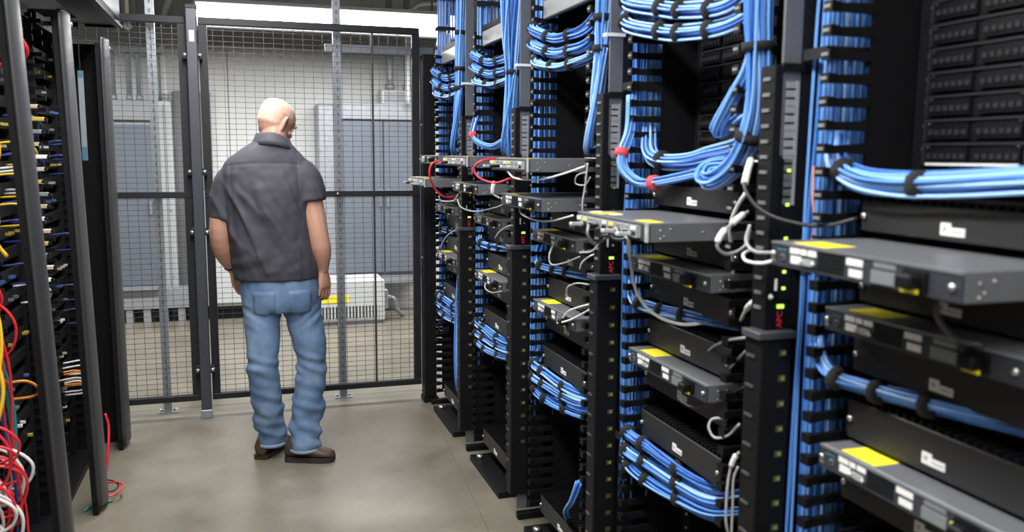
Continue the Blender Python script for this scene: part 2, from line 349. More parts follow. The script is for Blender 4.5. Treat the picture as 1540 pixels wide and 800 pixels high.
RP = MB().box(1.62, 1.635, -.43, .43, .03, 2.2).mesh('rear_dark_panel', [BLACK2]); CP = MB().box(1.10, 1.62, -.27, .27, 2.105, 2.13).mesh('top_plate', [BLACK])  # black sheet added behind each rack to stand in for the dark beyond
for k, yc in RC.items():
    t = thing('network_rack', 'black two-post network rack, ' + RK[k], 'rack', (0, yc, 0), 'network racks in the right row')
    for s in (-1, 1):
        put('upright', UP, t, (0, s * .2475, 0)); b = put('mounting_bolts', BL, t, (0, s * .238, 0), kind='stuff')
    put('top_bar', TB, t, label='grey top crossbar'); put('base_plate', BPm, t); put('anchor_bolt', AB, t); put('rear_dark_panel', RP, t); put('top_plate', CP, t)

fg = MB(); fg.hexa([(1.085, -.006, -.009), (1.165, -.006, -.010), (1.165, .006, -.010), (1.085, .006, -.009), (1.085, -.006, .007), (1.165, -.006, .010), (1.165, .006, .010), (1.085, .006, .007)])
fg.hexa([(1.062, -.013, -.010), (1.086, -.009, -.009), (1.086, .009, -.009), (1.062, .013, -.010), (1.062, -.013, .010), (1.086, -.009, .008), (1.086, .009, .008), (1.062, .013, .010)])
FG = fg.mesh('finger', [BLACK]); FT = MB().box(1.0595, 1.0625, -.009, .009, -.003, .003).mesh('tip_glint', [pm('tip_reflection', (.20, .20, .20), .4)])  # pale end plate paints a reflection onto the finger tip
SPm = MB(); SPm.box(1.165, 1.25, -.003, .003, .03, 2.12); SPm.box(1.25, 1.36, -.002, .002, .03, 2.12)
SP = SPm.mesh('side_plate', [BLACK])
BKm = MB().box(1.345, 1.36, -.152, .152, .03, 2.12).mesh('back_plate', [BLACK2])
PO = MB().box(1.05, 1.094, -.041, -.034, .05, 2.6, 0, .0015).mesh('post_bar', [POST]); PO2 = MB().box(1.094, 1.165, -.041, -.036, .05, 2.12).mesh('post_web', [RAIL])
ZT = MB().box(1.035, 1.098, -.046, -.0415, -.005, .005).box(1.035, 1.039, -.0415, -.02, -.005, .005).mesh('zip_tie', [WHITE])
FB = MB().box(1.055, 1.36, -.045, -.012, .0, .03, 0, .003).mesh('foot_bar', [BLACK])
for g, yg in GP.items():
    t = thing('cable_manager', 'black vertical cable manager with rows of fingers, ' + GN[g], 'cable manager', (0, yg, 0), 'vertical cable managers')
    for s in (-1, 1):
        put('side_plate', SP, t, (0, s * .156, 0))
        for i in range(45):
            z = .12 + i * .0445
            f = put('finger', FG, t, (0, s * .157, z))
            if i > 26: put('tip_glint', FT, f)  # painted reflection only on the upper fingers
    put('back_plate', BKm, t); put('foot_bar', FB, t)
    if g: put('post_bar', PO, t, label='grey painted post bar'); put('post_web', PO2, t)
    if 0 < g < 4: put('zip_tie', ZT, t, (0, 0, 1.865 + .006 * g), label='white zip tie')
ep = thing('end_cover', 'tall narrow black end cover standing against the fence at the right', 'panel', (1.07, 5.10, 0))
part('cover', MB().box(-.045, .03, -.04, .055, .03, 2.11, 0, .006), BLACK, ep); part('foot', MB().box(-.05, .04, -.045, .06, 0, .03), BLACK2, ep); part('edge_strip', MB().box(-.012, -.008, -.046, -.04, .5, 1.95), RAIL, ep)
for z in (1.5, 1.7, .9): part('screw', MB().cyl((-.045, 0, z), (-.05, 0, z), .006, 6), CHROME, ep)

# power strips
tk = MB().box(1.0262, 1.03, -.032, -.008, -.0035, .0035).mesh('socket', [pm('socket_glint', (.16, .16, .17), .35)])
out_m = MB()
for dz in (-.018, 0, .018): out_m.box(1.058, 1.078, -.049, -.043, dz - .0065, dz + .0065)
out_m.box(1.078, 1.084, -.052, -.043, -.026, .026); OUT = out_m.mesh('outlet_cover', [pm('outlet_grey', (.24, .25, .26), .4), BLACK])
OUT2 = MB().box(1.056, 1.086, -.049, -.043, -.024, .024).mesh('outlet', [BLACK2])
lg = MB().box(1.064, 1.074, -.0515, -.049, -.004, .004).mesh('led', [LEDG]); apc = text_mesh('APC', .019, REDI)
LO = MB().box(1.064, 1.073, -.0645, -.062, -.0035, .0035).mesh('led', [LEDO]); LU = MB().box(1.066, 1.073, -.0515, -.049, -.003, .003).mesh('led', [LEDO]); lg = MB().box(1.066, 1.073, -.0515, -.049, -.003, .003).mesh('led', [LEDG])
tick2 = MB().box(1.0112, 1.015, -.04, -.012, -.003, .003).mesh('socket', [pm('socket_glint2', (.06, .06, .065), .35)])
for g in (4, 3, 2, 1):
    t = thing('power_strip', 'tall black power strip with green lights, ' + GN[g], 'power strip', (0, GP[g], 0), 'rack power strips')
    part('upper_body', MB().box(1.03, 1.05, -.045, .006, 1.166, 1.712, 0, .002), BLACK, t); part('lower_body', MB().box(1.015, 1.09, -.062, .0, .12, 1.150, 0, .003), BLACK, t)
    part('upper_face', MB().box(1.05, 1.092, -.0432, -.041, 1.166, 1.53), BLACK, t)
    part('ledge', MB().box(1.005, 1.095, -.068, .0, 1.150, 1.166, 0, .002), pm('ledge_grey', (.05, .05, .055), .4), t)
    part('top_clip', MB().box(1.045, 1.098, -.05, -.041, 1.70, 1.716), BLACK2, t)
    for k in range(16): put('socket', tk, t, (0, 0, 1.685 - k * .0315))
    for k in range(5): put('outlet_cover', OUT, t, (0, 0, 1.655 - k * .05), label='grey outlet cover')
    for k in range(8):
        o = put('outlet', OUT2, t, (0, 0, 1.41 - k * .03 if False else 1.50 - k * .035))
        if k % 2 == 0 or k > 4: put('led', lg if g == 4 else LU, o)
    part('display', MB().box(1.052, 1.082, -.0475, -.043, 1.25, 1.275), WHITE, t, label='white lit display'); part('display_led', MB().box(1.074, 1.083, -.048, -.0475, 1.252, 1.273), LEDG, t)
    part('status_light', MB().box(1.06, 1.075, -.0475, -.043, 1.212, 1.22), LEDG, t)
    put('red_lettering', apc, t, (1.068, -.044, 1.188), rot=(PI / 2, -PI / 2, 0), label='red vertical lettering').scale = (1, 1, 1)
    for k in range(14): put('socket', tick2, t, (0, 0, 1.11 - k * .065))
    dots = MB()
    for k in range(15):
        z = 1.12 - k * .055; dots.box(1.058, 1.075, -.0635, -.062, z - .007, z + .007)
    part('outlet_row', dots, pm('outlet_olive', (.05, .055, .025), .4), t, kind='stuff')
    for k in range(12): put('led', LO, t, (0, 0, 1.12 - k * .055))

# patch panels
PPm = MB().box(1.266, 1.27, -.238, .238, -.0215, .0215, 0, .001).mesh('plate', [BLACK])
pb = MB(); pb.box(1.260, 1.266, -.048, .048, -.016, .013)
for j in range(6):
    y = -.04 + j * .016; pb.box(1.2575, 1.2605, y - .006, y + .006, -.010, .002, 1); pb.box(1.2565, 1.2577, y - .004, y + .004, -.0075, -.001, 2)
PBm = pb.mesh('port_block', [BLACK2, pm('jack_frame', (.016, .016, .018), .5, spec=.2), pm('jack_hole', (.03, .03, .033), .5, spec=.2)])
FRM = MB(); FRM.box(1.261, 1.266, -.232, .232, .0165, .021); FRM.box(1.261, 1.266, -.003, .003, -.02, .0165); FRM.box(1.261, 1.266, -.232, -.227, -.02, .0165); FRM.box(1.261, 1.266, .227, .232, -.02, .0165)
FRMm = FRM.mesh('rib_frame', [pm('rib_grey', (.022, .022, .025), .5, spec=.25)]); SCm = MB().cyl((1.266, 0, 0), (1.26, 0, 0), .0035, 6).mesh('screw', [CHROME])
ORD = ['lowest', 'second', 'third', 'fourth', 'fifth', 'sixth', 'seventh', 'eighth', 'ninth', 'tenth', 'eleventh', 'twelfth']
STRIP = MB().box(1.258, 1.262, .01, .22, -.0215, -.0165).mesh('label_strip', [WHITE]); STRIP2 = MB().box(1.258, 1.262, -.22, -.005, -.0215, -.0165).mesh('label_strip', [WHITE])
for k in (5, 4, 3):
    for i in range(11):
        t = thing('patch_panel', '%s black patch panel, counted upwards, in %s' % (ORD[i], RK[k]), 'patch panel', (0, RC[k], 1.535 + i * .0445), 'patch panels in the right row')
        put('plate', PPm, t); put('rib_frame', FRMm, t)
        for j in range(4): put('port_block', PBm, t, (0, -.171 + j * .114, 0))
        for j in (-.215, .015, .218): put('screw', SCm, t, (0, j, .011))
        if i == 0: put('label_strip', STRIP, t, label='white label strip'); put('label_strip', STRIP2, t, label='white label strip')

# horizontal cable managers with a white maker's label
pan = text_mesh('PANDUIT', .0062, INK)
def mk_manager(z0, z1, x=1.12):
    h = z1 - z0; cv = MB(); cv.box(x, x + .004, -.222, .222, 0, h, 0, .0015); cv.box(x + .004, x + .145, -.222, .222, 0, .004); cv.box(x + .141, x + .145, -.222, .222, .004, h)
    cm = MB()
    for j in range(23):
        y = -.216 + j * .0196; cm.box(x + .004, x + .135, y - .0035, y + .0035, h - .012, h + .008)
    return cv.mesh('cover', [COVER]), cm.mesh('comb', [BLACK2]), h, x
LBL = MB(); LBL.box(-.0012, 0, .004, .026, -.009, .012); LBL.box(-.0012, 0, -.026, .004, -.009, .005); LBm = LBL.mesh('maker_label', [WHITE]); SCB = MB().cyl((0, 0, 0), (-.006, 0, 0), .006, 8).mesh('screw', [CHROME])
SPEC = [('upper', 1.390, 1.447, 1.12, .003), ('second', 1.255, 1.315, 1.125, .002), ('third', 1.118, 1.185, 1.12, -.004), ('fourth', .985, 1.062, 1.115, -.015), ('fifth', .862, .93, 1.11, -.012), ('sixth', .712, .786, 1.10, -.008), ('floor level', .105, .175, 1.095, -.01)]
for (nm, z0, z1, x, dz) in SPEC:
    cv, cm, h, x = mk_manager(z0, z1, x); first = None
    for k in (5, 4, 3, 2, 1):
        if k in (1, 2, 3) and nm == 'upper': continue
        t = thing('cable_organiser', '%s black horizontal cable organiser with white label, %s' % (nm, RK[k]), 'cable organiser', (0, RC[k], z0), 'horizontal cable organisers')
        put('cover', cv, t); put('comb', cm, t, kind='stuff')
        l = put('maker_label', LBm, t, (x, 0, h * .32), label='white maker label')
        put('lettering', pan, l, (-.0016, -.011, -.002), rot=(PI / 2, 0, -PI / 2)); lo = put('emblem', MB().box(-.0016, -.0012, .013, .020, -.002, .006).mesh('emblem', [INK]) if first is None else first, l); first = lo.data
        for s in (-1, 1): put('screw', SCB, t, (x, s * .212, h * .5))

# network switches
def mk_switch(kind, depth):
    P = []; H = .0445
    c = MB(); c.box(.004, depth, -.22, .22, 0, H, 0, .0015); P.append(('chassis', c, CHAS, None))
    f = MB(); f.box(0, .004, -.22, .22, .001, H - .004); P.append(('face_plate', f, FACE, None))
    P.append(('top_lip', MB().box(-.002, .004, -.22, .22, H - .004, H), pm('lip_metal', (.30, .31, .33), .35, .6), None))
    def fb(name, u0, u1, z0, z1, m, d=.002, lab=None): P.append((name, MB().box(-d, 0, .22 - u1, .22 - u0, z0, z1), m, lab))
    if kind == 'labelled':
        fb('teal_mark', .018, .045, .029, .033, TEAL, .001)
        P.append(('console_port', MB().box(-.003, 0, .18, .19, .013, .024).box(-.0035, -.003, .182, .188, .0145, .021, 1), [GALVD, BLACK2], None))
        for u0, u1 in ((.055, .082), (.085, .101), (.105, .128)): fb('label_strip', u0, u1, .028, .038, WHITE, .001, 'white label strip')
        fb('wide_label', .058, .088, .010, .024, WHITE, .001, 'white label')
        P.append(('serial_port', MB().box(-.004, 0, .096, .126, .011, .022).cyl((-.004, .128, .016), (-.008, .128, .016), .004, 6).cyl((-.004, .093, .016), (-.008, .093, .016), .004, 6), BUSY, None))
        v = MB()
        for a in range(9):
            for b in range(5): v.box(-.0015, 0, .082 - a * .0075, .0865 - a * .0075, .007 + b * .0065, .0115 + b * .0065)
        P.append(('vent', v, BLACK2, None))
        for z0, z1, u0, u1 in ((.026, .037, .205, .243), (.008, .020, .212, .243)): fb('label_strip', u0, u1, z0, z1, WHITE, .001, 'white label strip')
        fb('blank_plate', .265, .318, .006, .026, GREYL, .003); fb('print_plate', .268, .315, .030, .038, GREYL, .001)
        P.append(('power_inlet', MB().box(-.006, 0, -.16, -.115, .006, .036).box(-.028, -.006, -.152, -.12, .010, .032, 0, .004), BLACK2, None))
        P.append(('clip', MB().box(-.008, 0, -.118, -.11, .006, .026).box(-.012, -.008, -.15, -.118, .004, .010), YELL, 'yellow retaining clip'))
        for u in (.008, .425): P.append(('screw', MB().cyl((0, .22 - u, .022), (-.005, .22 - u, .022), .0055, 8), CHROME, None))
    else:
        for j in range(9):
            y = .20 - j * .043; m_ = MB(); m_.box(-.012, 0, y - .032, y, .008, .036)
            m_.box(-.0135, -.012, y - .028, y - .018, .012, .022, 1); m_.box(-.0135, -.012, y - .014, y - .004, .012, .022, 1); m_.box(-.014, -.012, y - .028, y - .006, .026, .033, 2)
            P.append(('port_block', m_, [BUSY, BLACK2, (WHITE, YELL, GREYL, GALV)[j % 4]], None))
        for j in (1, 3, 6, 8): P.append(('plug', MB().box(-.05, -.012, .19 - j * .043, .205 - j * .043, .010, .020, 0, .002), (BUSY, BLACK2, WHITE, BUSY)[(j // 2) % 4], None))
        fb('rack_ear', .425, .44, .0, .0445, BUSY, .004)
    fb('edge_label', .0, .012, .008, .02, GREYL, .001)
    P.append(('sticker', MB().box(.012, .075, .085, .175, H, H + .0006), YELL, 'yellow warning sticker'))
    if kind != 'labelled': P.append(('sticker', MB().box(.01, .05, -.2, -.12, H, H + .0006, 0).box(.03, .06, .05, .21, H, H + .0006, 1), [YELL, WHITE], 'yellow and white stickers'))
    sd = MB()
    for x, z in ((.03, .028), (.055, .03), (.04, .014), (.14, .022), (.03, .008), (.22, .02), (.25, .03)): sd.cyl((x, -.22, z), (x, -.2215, z), .0028, 6)
    P.append(('side_rivets', sd, CHROME, None))
    return [(n, m.mesh(n, q), l) for n, m, q, l in P]
SWL, SWT = mk_switch('labelled', .33), mk_switch('busy', .42); SWS = mk_switch('labelled', .42)
def switch(parts, x, k, z, label, dy=0):
    t = thing('network_switch', label, 'network switch', (x, RC[k] + dy, z - .0445), 'network switches in the right row')
    for n, me, l in parts: put(n, me, t, label=l)
switch(SWS, .925, 5, 1.375, 'large grey switch jutting furthest out of the rack nearest the camera')
switch(SWT, .888, 4, 1.373, 'grey switch full of connectors jutting out of the second rack from the camera')
switch(SWS, .925, 3, 1.385, 'grey vented switch below another, jutting out of the middle rack')
switch(SWT, .885, 3, 1.516, 'bright topmost switch with a red cord, jutting out of the middle rack')
switch(SWT, .905, 2, 1.520, 'topmost switch with a red cord, second rack from the fence')
switch(SWS, .945, 2, 1.400, 'grey switch below the topmost one, second rack from the fence')
switch(SWT, .90, 1, 1.400, 'switch jutting out furthest in the rack beside the fence')
switch(SWS, .96, 1, 1.520, 'topmost switch in the rack beside the fence')
for k in RC:
    switch(SWL, 1.05, k, 1.247, 'labelled dark switch at mid height in ' + RK[k]); switch(SWL, 1.055, k, .976, 'labelled dark switch at knee height in ' + RK[k])

# ------------------------------------------------------------------ blue cables
def bundle(label, pts, n, R, r=.0033, ties=(), k=5, flat=1., twist=1.2, spread=None, seed=0, group='blue cable bundles', sides=5, mats=None):
    rnd = random.Random(seed * 31 + n); path = spline(pts, k); o0 = Vector(pts[0]); F = frames(path); N_ = len(F)
    t = thing('cable_bundle', label, 'cable bundle', tuple(o0), group)
    for i in range(n):
        rad = R * math.sqrt((i + .5) / n); a = i * 2.39996; ph = rnd.uniform(0, 6.28); tw = twist * rnd.uniform(-.6, 1)
        q = []
        for j, (p, u, v) in enumerate(F):
            s = j / (N_ - 1); aa = a + tw * s + .25 * math.sin(3 * s + ph); rr = rad * (1 + .18 * math.sin(5 * s + ph))
            if spread: rr *= 1 + spread[0] * max(0, 1 - s * 1.6) + spread[1] * max(0, s * 5 - 4)
            q.append(p - o0 + u * rr * math.cos(aa) * flat + v * rr * math.sin(aa))
        part('cable', MB().tube(q, r, sides), (mats or BLUES)[rnd.choice((0, 0, 1, 1, 2, 3)) if not mats else 0], t)
    for ti in ties:
        pos, m = (ti if isinstance(ti, tuple) else (ti, TIE)); j = int(pos * (N_ - 1)); j = max(1, min(N_ - 2, j)); p, u, v = F[j]; tt = (F[j + 1][0] - F[j - 1][0]).normalized(); rs = R + r + .002
        cs = []
        for dd in (-.010, .010):
            cs.append([p - o0 + tt * dd + u * rs * math.cos(2 * PI * q / 12) * flat + v * rs * math.sin(2 * PI * q / 12) for q in range(12)])
        part('tie', MB().rings(cs), m, t)
    return t
def column(g, n):
    yg = GP[g]; rnd = random.Random(g); t = thing('cable_bundle', 'tall vertical blue cable column behind the fingers, ' + GN[g], 'cable bundle', (1.15, yg - .085, .1), 'vertical blue cable columns')
    for i in range(n):
        a = i / n; layer = i % 2; x = -.052 + (i * .618 % 1) * .104; y = -.034 + layer * .012 + abs(x) * .15 + rnd.uniform(-.004, .004)
        if i % 5 == 4: x = -.046 - rnd.uniform(0, .006); y = rnd.uniform(-.03, .02)
        ph = rnd.uniform(0, 6.28); z0 = rnd.choice((.42, .5, .62, .8) if i % 3 else (.36, .45)) if g < 4 else rnd.choice((.05, .2, .4)); q = []
        for j in range(15):
            z = z0 + (2.62 - z0) * j / 14; q.append((x + (max(0, z - 1.25) * .035 if i % 5 == 4 else 0) + .006 * math.sin(z * 3 + ph), y + .005 * math.sin(z * 2.2 + ph * 2), z))
        part('cable', MB().tube(q, .0034 if g > 2 else .0042, 5), BLUES[rnd.choice((0, 0, 1, 1, 2, 3))], t)
    for z in (.55, 1.2, 1.62, 2.13, 2.3): part('tie', MB().box(-.064, .06, -.046, -.043, z, z + .022).box(-.064, -.061, -.046, .03, z, z + .022), TIE, t)
for g, n in ((4, 44), (3, 40), (2, 30), (1, 26), (0, 22)): column(g, n)

def sh(pts, dy): return [(x, y + dy, z) for x, y, z in pts]
LOW = [('top', [(1.12, 2.33, .74), (1.072, 2.25, .705), (1.089, 2.15, .692), (1.105, 2.0, .681), (1.13, 1.85, .685), (1.17, 1.76, .72)]),
       ('middle', [(1.12, 2.33, .68), (1.072, 2.25, .653), (1.095, 2.15, .640), (1.107, 2.0, .640), (1.121, 1.85, .652), (1.16, 1.76, .69)]),
       ('bottom', [(1.12, 2.33, .63), (1.078, 2.24, .607), (1.098, 2.14, .588), (1.112, 2.0, .595), (1.125, 1.85, .615), (1.16, 1.76, .65)])]
MID = [(1.12, 2.33, 1.16), (1.085, 2.245, 1.108), (1.112, 2.17, 1.094), (1.12, 2.05, 1.100), (1.131, 1.95, 1.106), (1.17, 1.82, 1.11)]
TOPB = {4: [('first', [(1.12, 2.34, 2.05), (1.03, 2.24, 1.955), (1.065, 2.1, 1.915), (1.085, 2.0, 1.895), (1.099, 1.82, 1.880), (1.13, 1.72, 1.93)]),
            ('second', [(1.12, 2.34, 1.98), (1.03, 2.24, 1.895), (1.065, 2.1, 1.855), (1.085, 2.0, 1.84), (1.10, 1.82, 1.832), (1.14, 1.72, 1.87)]),
            ('highest', [(1.12, 2.34, 2.14), (1.05, 2.24, 2.07), (1.075, 2.1, 2.015), (1.09, 2.0, 1.995), (1.10, 1.82, 1.99), (1.13, 1.72, 2.03)])]}
R3 = [('first', [(1.12, 3.20, 2.03), (1.045, 3.10, 1.99), (1.08, 2.97, 1.945), (1.085, 2.82, 1.937), (1.083, 2.66, 1.938), (1.11, 2.58, 1.99)]),
      ('second', [(1.12, 3.20, 1.975), (1.045, 3.10, 1.935), (1.08, 2.97, 1.892), (1.086, 2.82, 1.885), (1.086, 2.66, 1.886), (1.11, 2.58, 1.93)]),
      ('third', [(1.12, 3.20, 1.92), (1.05, 3.06, 1.865), (1.082, 2.93, 1.84), (1.085, 2.8, 1.838), (1.08, 2.62, 1.842), (1.09, 2.56, 1.86)])]
for nm, p in TOPB[4]: bundle('%s blue cable bundle crossing above the patch panels, second rack from the camera' % nm, p, 16, .020, .0036, (.2, .42, .58, .75), seed=1)
for k in (3, 2, 1):
    for j, (nm, p) in enumerate(R3): bundle('%s blue cable bundle from the top, upper part of %s' % (nm, RK[k]), sh(p, RC[k] - 2.87), 12, .018, .004, (.16, .36, .6), seed=20 + j, k=4)
for k in (5, 4, 3, 2, 1):
    if k != 5:
        for j, (nm, p) in enumerate(LOW): bundle('%s of the three sagging blue bundles low in %s' % (nm, RK[k]), sh(p, RC[k] - 2.0), 14 if k > 3 else 9, .019, .0036 if k > 3 else .0045, (.2, .36, .6), seed=30 + j + k, k=5 if k > 3 else 4)
    bundle('single blue cable bundle between two organisers in ' + RK[k], sh(MID, RC[k] - 2.0), 14 if k > 3 else 9, .017, .0036 if k > 3 else .0045, (.27, .45, .65), seed=60 + k, k=4)
bundle('blue cable bundle running right along the rack nearest the camera', [(1.13, 1.45, 1.57), (1.105, 1.41, 1.515), (1.10, 1.34, 1.487), (1.105, 1.25, 1.480), (1.106, 1.15, 1.484), (1.097, .98, 1.497), (1.11, .86, 1.51)], 20, .0205, .0038, (.25, .62), seed=2)
bundle('blue cable bundle under the white label strips, second rack from the camera', [(1.14, 2.30, 1.60), (1.115, 2.24, 1.535), (1.118, 2.17, 1.515), (1.130, 2.05, 1.517), (1.135, 1.95, 1.532), (1.139, 1.84, 1.545), (1.15, 1.78, 1.56)], 18, .022, .0037, (.36,), seed=3, twist=2.2)
bundle('blue cable loop with two red ties, second rack from the camera', [(1.072, 2.285, 1.70), (1.063, 2.275, 1.60), (1.032, 2.255, 1.535), (1.030, 2.24, 1.488), (1.06, 2.2, 1.452), (1.087, 2.13, 1.457), (1.112, 2.0, 1.479), (1.135, 1.86, 1.505), (1.15, 1.80, 1.52)], 11, .015, .0037, ((.25, REDT), (.61, REDT)), seed=4)
bundle('thick blue cable bundle hanging beside the power strip, second rack from the camera', [(1.062, 1.655, 2.72), (1.066, 1.655, 2.2), (1.073, 1.66, 1.863), (1.078, 1.66, 1.766), (1.085, 1.665, 1.652), (1.082, 1.68, 1.573), (1.086, 1.735, 1.513), (1.078, 1.80, 1.476), (1.066, 1.835, 1.470), (1.085, 1.855, 1.492), (1.12, 1.83, 1.50)], 30, .027, .0037, (.32, .5), seed=5, k=4, flat=1.1)
bundle('blue cable bundle pulled down into a hook shape, second rack from the camera', [(1.085, 1.66, 1.86), (1.077, 1.685, 1.732), (1.075, 1.74, 1.671), (1.072, 1.80, 1.606), (1.085, 1.825, 1.585), (1.11, 1.80, 1.60), (1.14, 1.77, 1.64)], 14, .015, .0037, (), seed=6)
for g, kk, hz in ((3, 3, 1.70), (2, 2, 1.62), (1, 1, 1.70)):
    dx = {3: 1.085, 2: 1.060, 1: 1.055}[g]; y = GP[g] + (.10 if g != 2 else .085)
    bundle('blue cable bundle hanging in front of the manager, ' + GN[g], [(dx + .01, y - .01, 2.72), (dx + .01, y - .01, 2.3), (dx, y, 2.0), (dx - .002, y, 1.86), (dx - .006, y + .015, hz), (dx + .02, y + .06, hz - .1)], 34 if g == 2 else 22, .030 if g == 2 else .024, .0042, (.62,) if g == 2 else (.3, .45, .62), seed=70 + g, k=4, spread=(2.0 if g == 2 else .5, 0))
    bundle('loose blue cable slack dropping beside the power strip, ' + GN[g], [(dx, y - .02, 1.86), (dx - .02, y - .01, 1.7), (dx - .03, y + .02, 1.58), (dx - .01, y + .07, 1.535), (dx + .03, y + .12, 1.55)], 8, .014, .004, (), seed=80 + g)
bundle('blue cable loop with a red tie, second rack from the fence', [(1.075, 4.02, 1.70), (1.052, 4.0, 1.628), (1.058, 3.95, 1.588), (1.09, 3.8, 1.562), (1.11, 3.66, 1.59)], 11, .014, .0045, ((.3, REDT),), seed=8)
bundle('thick blue cable bundle rising at the fence end of the row', [(1.11, 5.03, 1.9), (1.13, 5.08, 2.045), (1.15, 5.08, 2.25), (1.165, 5.07, 2.72)], 24, .030, .0046, (.3, .55), seed=9)
bundle('blue cables fanned out over the floor, second rack from the camera', [(1.10, 1.72, .52), (1.07, 1.76, .49), (1.06, 1.83, .42), (1.07, 1.9, .34), (1.12, 1.94, .25)], 9, .024, .0037, (), seed=10)
bundle('short blue cable tail near the floor, middle rack', [(1.06, 2.60, .42), (1.05, 2.64, .34), (1.06, 2.72, .27), (1.10, 2.8, .2)], 5, .010, .004, (), seed=11)
bundle('dark blue cables drooping near the floor, rack beside the fence', [(1.07, 4.30, 1.0), (1.05, 4.3, .7), (1.05, 4.32, .4), (1.08, 4.4, .25), (1.13, 4.5, .2)], 7, .014, .005, (), seed=12)
# overhead ladder tray that the cables come down from
ot = thing('ladder_tray', 'black overhead ladder tray above the right row of racks', 'cable tray', (1.14, .6, 2.72))
for x in (-.16, .16): part('side_rail', MB().box(x - .012, x + .012, 0, 4.75, 0, .06), BLACK, ot)
for i in range(15): part('rung', MB().box(-.148, .148, .1 + i * .32, .13 + i * .32, .01, .03), BLACK, ot)
for y in (.5, 4.3): part('hanger', MB().cyl((0, y + .01, .03), (0, y + .01, .88), .008, 6), GALVD, ot)

# ------------------------------------------------------------------ the person
def solid(mb, voxel, smooth=2, fac=.5):
    me = mb.mesh('body', []); o = bpy.data.objects.new('body', me); COL.objects.link(o)
    md = o.modifiers.new('r', 'REMESH'); md.mode = 'VOXEL'; md.voxel_size = voxel
    ms = o.modifiers.new('s', 'SMOOTH'); ms.factor = fac; ms.iterations = smooth
    out = bpy.data.meshes.new_from_object(o.evaluated_get(bpy.context.evaluated_depsgraph_get())); bpy.data.objects.remove(o)
    return out
def shade(me, mat):
    me.materials.clear(); me.materials.append(mat); me.polygons.foreach_set('use_smooth', [True] * len(me.polygons)); me.polygons.foreach_set('material_index', [0] * len(me.polygons)); return me
def displace(me, fn):
    me.update(); nn = [v.normal.copy() for v in me.vertices]
    for v, n in zip(me.vertices, nn): v.co += n * fn(v.co, n)
    me.update(); return me
def ell(mb, c, rx, ry, rz, M=None, n=14, k=10):
    R = []
    for i in range(k + 1):
        a = -PI / 2 + PI * (i + .02) / (k + .04); R.append([Vector((rx * math.cos(a) * math.cos(2 * PI * j / n), ry * math.cos(a) * math.sin(2 * PI * j / n), rz * math.sin(a))) for j in range(n)])
    c = Vector(c); mb.rings([[(M @ p if M else p) + c for p in r] for r in R])
def stack(mb, rows, n=24, pw=2.3):
    """horizontal super-elliptic slices: z, cx, cy, rx, ry"""
    R = []
    for z, cx, cy, rx, ry in rows:
        c = []
        for j in range(n):
            a = 2 * PI * j / n; ca, sa = math.cos(a), math.sin(a); q = (abs(ca) ** pw + abs(sa) ** pw) ** (-1 / pw); c.append((cx + rx * q * ca, cy + ry * q * sa, z))
        R.append(c)
    mb.rings(R)
O = Vector((.19, 4.28, 0))
man = thing('person', 'bald man in dark grey work shirt, blue jeans and brown boots, looking down', 'person', O)
SKIN = pm('skin', (.50, .27, .195), .5, 0, .10, 9, .05, 90)
def skin_node():
    b = SKIN.node_tree.nodes['Principled BSDF']; b.inputs['Subsurface Weight'].default_value = .12; b.inputs['Subsurface Radius'].default_value = (.02, .008, .004); b.inputs['Subsurface Scale'].default_value = .5
skin_node()
HC = Vector((.150, 4.318, 1.668)); HM = Matrix.Rotation(-math.radians(50), 3, 'Z') @ Matrix.Rotation(-math.radians(33), 3, 'X') @ Matrix.Rotation(math.radians(4), 3, 'Y')
def head(mb, grow=0., zmin=-9):
    rows = [(-.118, .070, .040, .022), (-.108, .086, .015, .038), (-.088, .094, -.02, .052), (-.06, .092, -.055, .062), (-.025, .090, -.084, .070), (.015, .089, -.098, .075), (.045, .094, -.101, .077), (.07, .087, -.098, .074), (.09, .068, -.082, .062), (.105, .04, -.06, .044), (.114, .008, -.03, .02)]
    R = []
    for z, f, b, w_ in rows:
        if z < zmin: continue
        c = []
        for j in range(24):
            a = 2 * PI * j / 24; y = (f + b) / 2 + (f - b + 2 * grow) / 2 * math.sin(a); x = (w_ + grow) * math.cos(a) * (1 - .12 * max(0, math.sin(a)) ** 2); c.append(HM @ Vector((x, y, z + (grow if z > .09 else 0))) + HC)
        R.append(c)
    mb.rings(R)
b = MB(); head(b)
def hp(x, y, z): return HM @ Vector((x, y, z)) + HC
b.tube([hp(0, .088, .028), hp(0, .100, .006), hp(0, .107, -.022), hp(0, .101, -.034), hp(0, .092, -.038)], [.007, .010, .0135, .012, .007], 8)
for s in (-1, 1):
    b.tube([hp(s * .012, .093, .040), hp(s * .034, .090, .043), hp(s * .054, .074, .036)], [.008, .010, .007], 8)          # brow
    b.tube([hp(s * .018, .088, -.02), hp(s * .045, .076, -.018), hp(s * .062, .05, -.012)], [.009, .013, .010], 8)       # cheek
    b.tube([hp(s * .076, .0, .022), hp(s * .086, -.012, .030), hp(s * .092, -.022, .015), hp(s * .089, -.018, -.008), hp(s * .079, -.004, -.034)], [.005, .0065, .0075, .007, .007], 8)  # ear rim
    ell(b, hp(s * .078, -.006, .0), .007, .014, .024, HM)
b.tube([hp(-.024, .087, -.070), hp(-.008, .097, -.064), hp(0, .097, -.066), hp(.008, .097, -.064), hp(.024, .087, -.070)], .0055, 8)
b.tube([hp(-.022, .087, -.074), hp(0, .097, -.079), hp(.022, .087, -.074)], .006, 8)
b.tube([(.130, 4.262, 1.44), (.132, 4.268, 1.52), (.140, 4.285, 1.58), (.150, 4.305, 1.65)], [.075, .066, .062, .062], 16)
